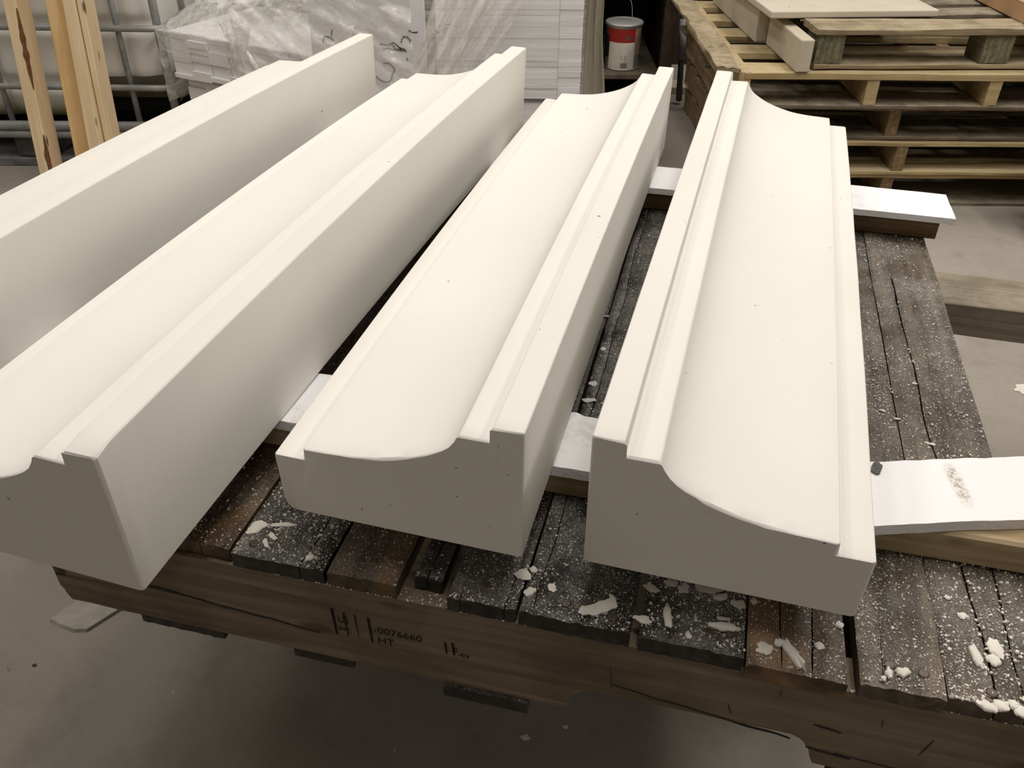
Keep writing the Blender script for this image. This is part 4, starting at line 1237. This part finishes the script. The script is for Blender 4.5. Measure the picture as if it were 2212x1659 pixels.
# ------------------------------------------------------------------ dark shelf with the paint can
SHY = 3.78
sh = empty('shelving_unit', (0.60, 4.05, 0), 0, 'dark brown wooden shelving unit in shadow behind the stacks', 'shelf')
def shb(name, x0, x1, y0, y1, z0, z1, mat=None, bev=0.002):
    bm = bmesh.new(); box(bm, x0 - 0.60, x1 - 0.60, y0 - 4.05, y1 - 4.05, z0, z1, bev); return build(name, bm, mat or M_darkwood, sh)
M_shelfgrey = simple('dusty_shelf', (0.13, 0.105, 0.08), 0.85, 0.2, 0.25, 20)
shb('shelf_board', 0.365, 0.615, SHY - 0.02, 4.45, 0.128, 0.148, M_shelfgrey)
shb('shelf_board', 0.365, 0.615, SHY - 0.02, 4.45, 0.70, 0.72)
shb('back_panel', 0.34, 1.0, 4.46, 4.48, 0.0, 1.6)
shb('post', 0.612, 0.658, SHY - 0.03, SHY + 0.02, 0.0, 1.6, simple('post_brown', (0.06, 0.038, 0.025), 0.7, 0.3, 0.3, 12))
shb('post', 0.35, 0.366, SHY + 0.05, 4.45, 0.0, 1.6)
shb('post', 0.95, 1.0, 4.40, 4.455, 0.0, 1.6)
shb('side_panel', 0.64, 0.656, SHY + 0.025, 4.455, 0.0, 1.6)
# pale skirting plank on the floor beneath
bm = bmesh.new(); box(bm, 0.368, 0.606, 3.80, 3.90, 0.0, 0.030, 0.002)
tag(build('floor_plank', bm, M_slab), 'pale plank on the floor below the dark shelf', 'plank')
bm = bmesh.new(); box(bm, 0.665, 0.80, 3.98, 4.10, 0.0, 0.03, 0.002)
tag(build('floor_plank', bm, M_slab), 'short pale plank on the floor right of the leaning broom handle', 'plank')
# paint can
can = empty('paint_can', (0.462, SHY + 0.10, 0.1482), 0, 'open metal paint can with red and white label on the dark shelf', 'paint can')
R_ = 0.0765; CH = 0.186
bm = bmesh.new(); lathe(bm, [(R_ - 0.003, 0), (R_, 0.002), (R_, 0.006), (R_ - 0.002, 0.008), (R_ - 0.002, CH - 0.016), (R_ + 0.004, CH - 0.008), (R_ + 0.005, CH - 0.002), (R_ + 0.003, CH)], 56); build('can_body', bm, M_tin, can, smooth=40)
bm = bmesh.new(); lathe(bm, [(R_ + 0.002, CH + 0.0002), (R_ + 0.001, CH + 0.0025), (R_ - 0.008, CH + 0.0015), (R_ - 0.010, CH - 0.0025)], 56); build('lid', bm, M_lid, can, smooth=40)
def band(name, z0, z1, a0, a1, mat, off=0.0006):
    bm = bmesh.new(); n = 40; prev = None
    for i in range(n + 1):
        a = radians(a0 + (a1 - a0) * i / n); r = R_ - 0.002 + off
        p = (bm.verts.new((r * cos(a), r * sin(a), z0)), bm.verts.new((r * cos(a), r * sin(a), z1)))
        if prev: bm.faces.new((prev[0], p[0], p[1], prev[1]))
        prev = p
    return build(name, bm, mat, can, smooth=60)
lab = band('label', 0.006, 0.116, 215, 305, M_paper); band('label', 0.116, 0.170, 205, 305, M_red)['label'] = 'red upper label band'
band('label', 0.06, 0.170, 305, 350, simple('label_brown', (0.30, 0.22, 0.15), 0.6, 0.3, 0.1, 20)); band('label', 0.050, 0.140, 170, 214, M_black)
bm = bmesh.new()
def lbl(a, z, w, h):
    r = R_ - 0.0008
    vs = []
    for (da, dz) in ((-w, -h), (w, -h), (w, h), (-w, h)):
        aa = radians(a) + da / R_; vs.append(bm.verts.new((r * cos(aa), r * sin(aa), z + dz)))
    bm.faces.new(vs)
for k in range(5): lbl(268 + (1 if k % 2 else 0), 0.104 - k * 0.0065, 0.021 - 0.002 * (k % 3), 0.0011)
for k in range(3): lbl(268, 0.062 - k * 0.006, 0.011, 0.0009)
for k in range(9): lbl(262 + k * 2.3, 0.024, 0.0007 if k % 3 else 0.0014, 0.010)
build('label_print', bm, M_text, can)
bm = bmesh.new(); r = R_ - 0.0008
vs = [bm.verts.new(((r) * cos(radians(281) + 0.011 * cos(a) / R_), r * sin(radians(281) + 0.011 * cos(a) / R_), 0.136 + 0.011 * sin(a))) for a in [k * 2 * pi / 20 for k in range(20)]]
bm.faces.new(vs); build('label_emblem', bm, M_text, can)
bm = bmesh.new()
tube(bm, [(R_ * 0.99 * cos(t) * 0.22 + 0.012, 0.0 - 0.02, CH + 0.004 + 0.085 * sin(t)) for t in [pi * k / 20 for k in range(11)]], 0.0012, 6); build('wire_handle', bm, M_lid, can)
# leaning broom handle with grip
stk = empty('broom_handle', (0.722, 3.84, 0.0), 0, 'grey broom handle with pale lilac sleeve leaning against the shelf post', 'broom handle')
a = Vector((0, 0, 0.018)); b = Vector((-0.026, 0.050, 0.62)); 
def lp(t): return a.lerp(b, t)
bm = bmesh.new(); tube(bm, [lp(0) - (b - a).normalized() * 0.006, lp(0), lp(0.25), lp(1.0)], [0.007, 0.0135, 0.0125, 0.012], 14); build('pole', bm, simple('grimy_pole', (0.12, 0.11, 0.095), 0.6, 0.3, 0.3, 30), stk)
bm = bmesh.new(); tube(bm, [lp(0.28), lp(0.55)], 0.0165, 14); build('sleeve', bm, M_purple, stk)

# ------------------------------------------------------------------ housings of the ceiling lamps and the added fill lamps
for i, (x, y, z, lx, ly, w) in enumerate(LAMPS):
    f_ = empty('ceiling_or_fill_lamp', (x, y, z), 0, ('ceiling fluorescent lamp above the pallet', 'ceiling fluorescent lamp above the liquid tote', 'ceiling fluorescent lamp right of the pallet',
              'added fill lamp at the back of the room over the wrapped sheets', 'added fill lamp behind the camera', 'added fill lamp between the pallet and the pallet stack', 'added fill lamp between the pallet and the tote', 'added fill lamp over the pallet stack')[i], 'lamp')
    bm = bmesh.new(); box(bm, -lx / 2 - 0.03, lx / 2 + 0.03, -ly / 2 - 0.03, ly / 2 + 0.03, -0.06, ZC - z - 0.001, 0.004); build('housing', bm, M_lid, f_)
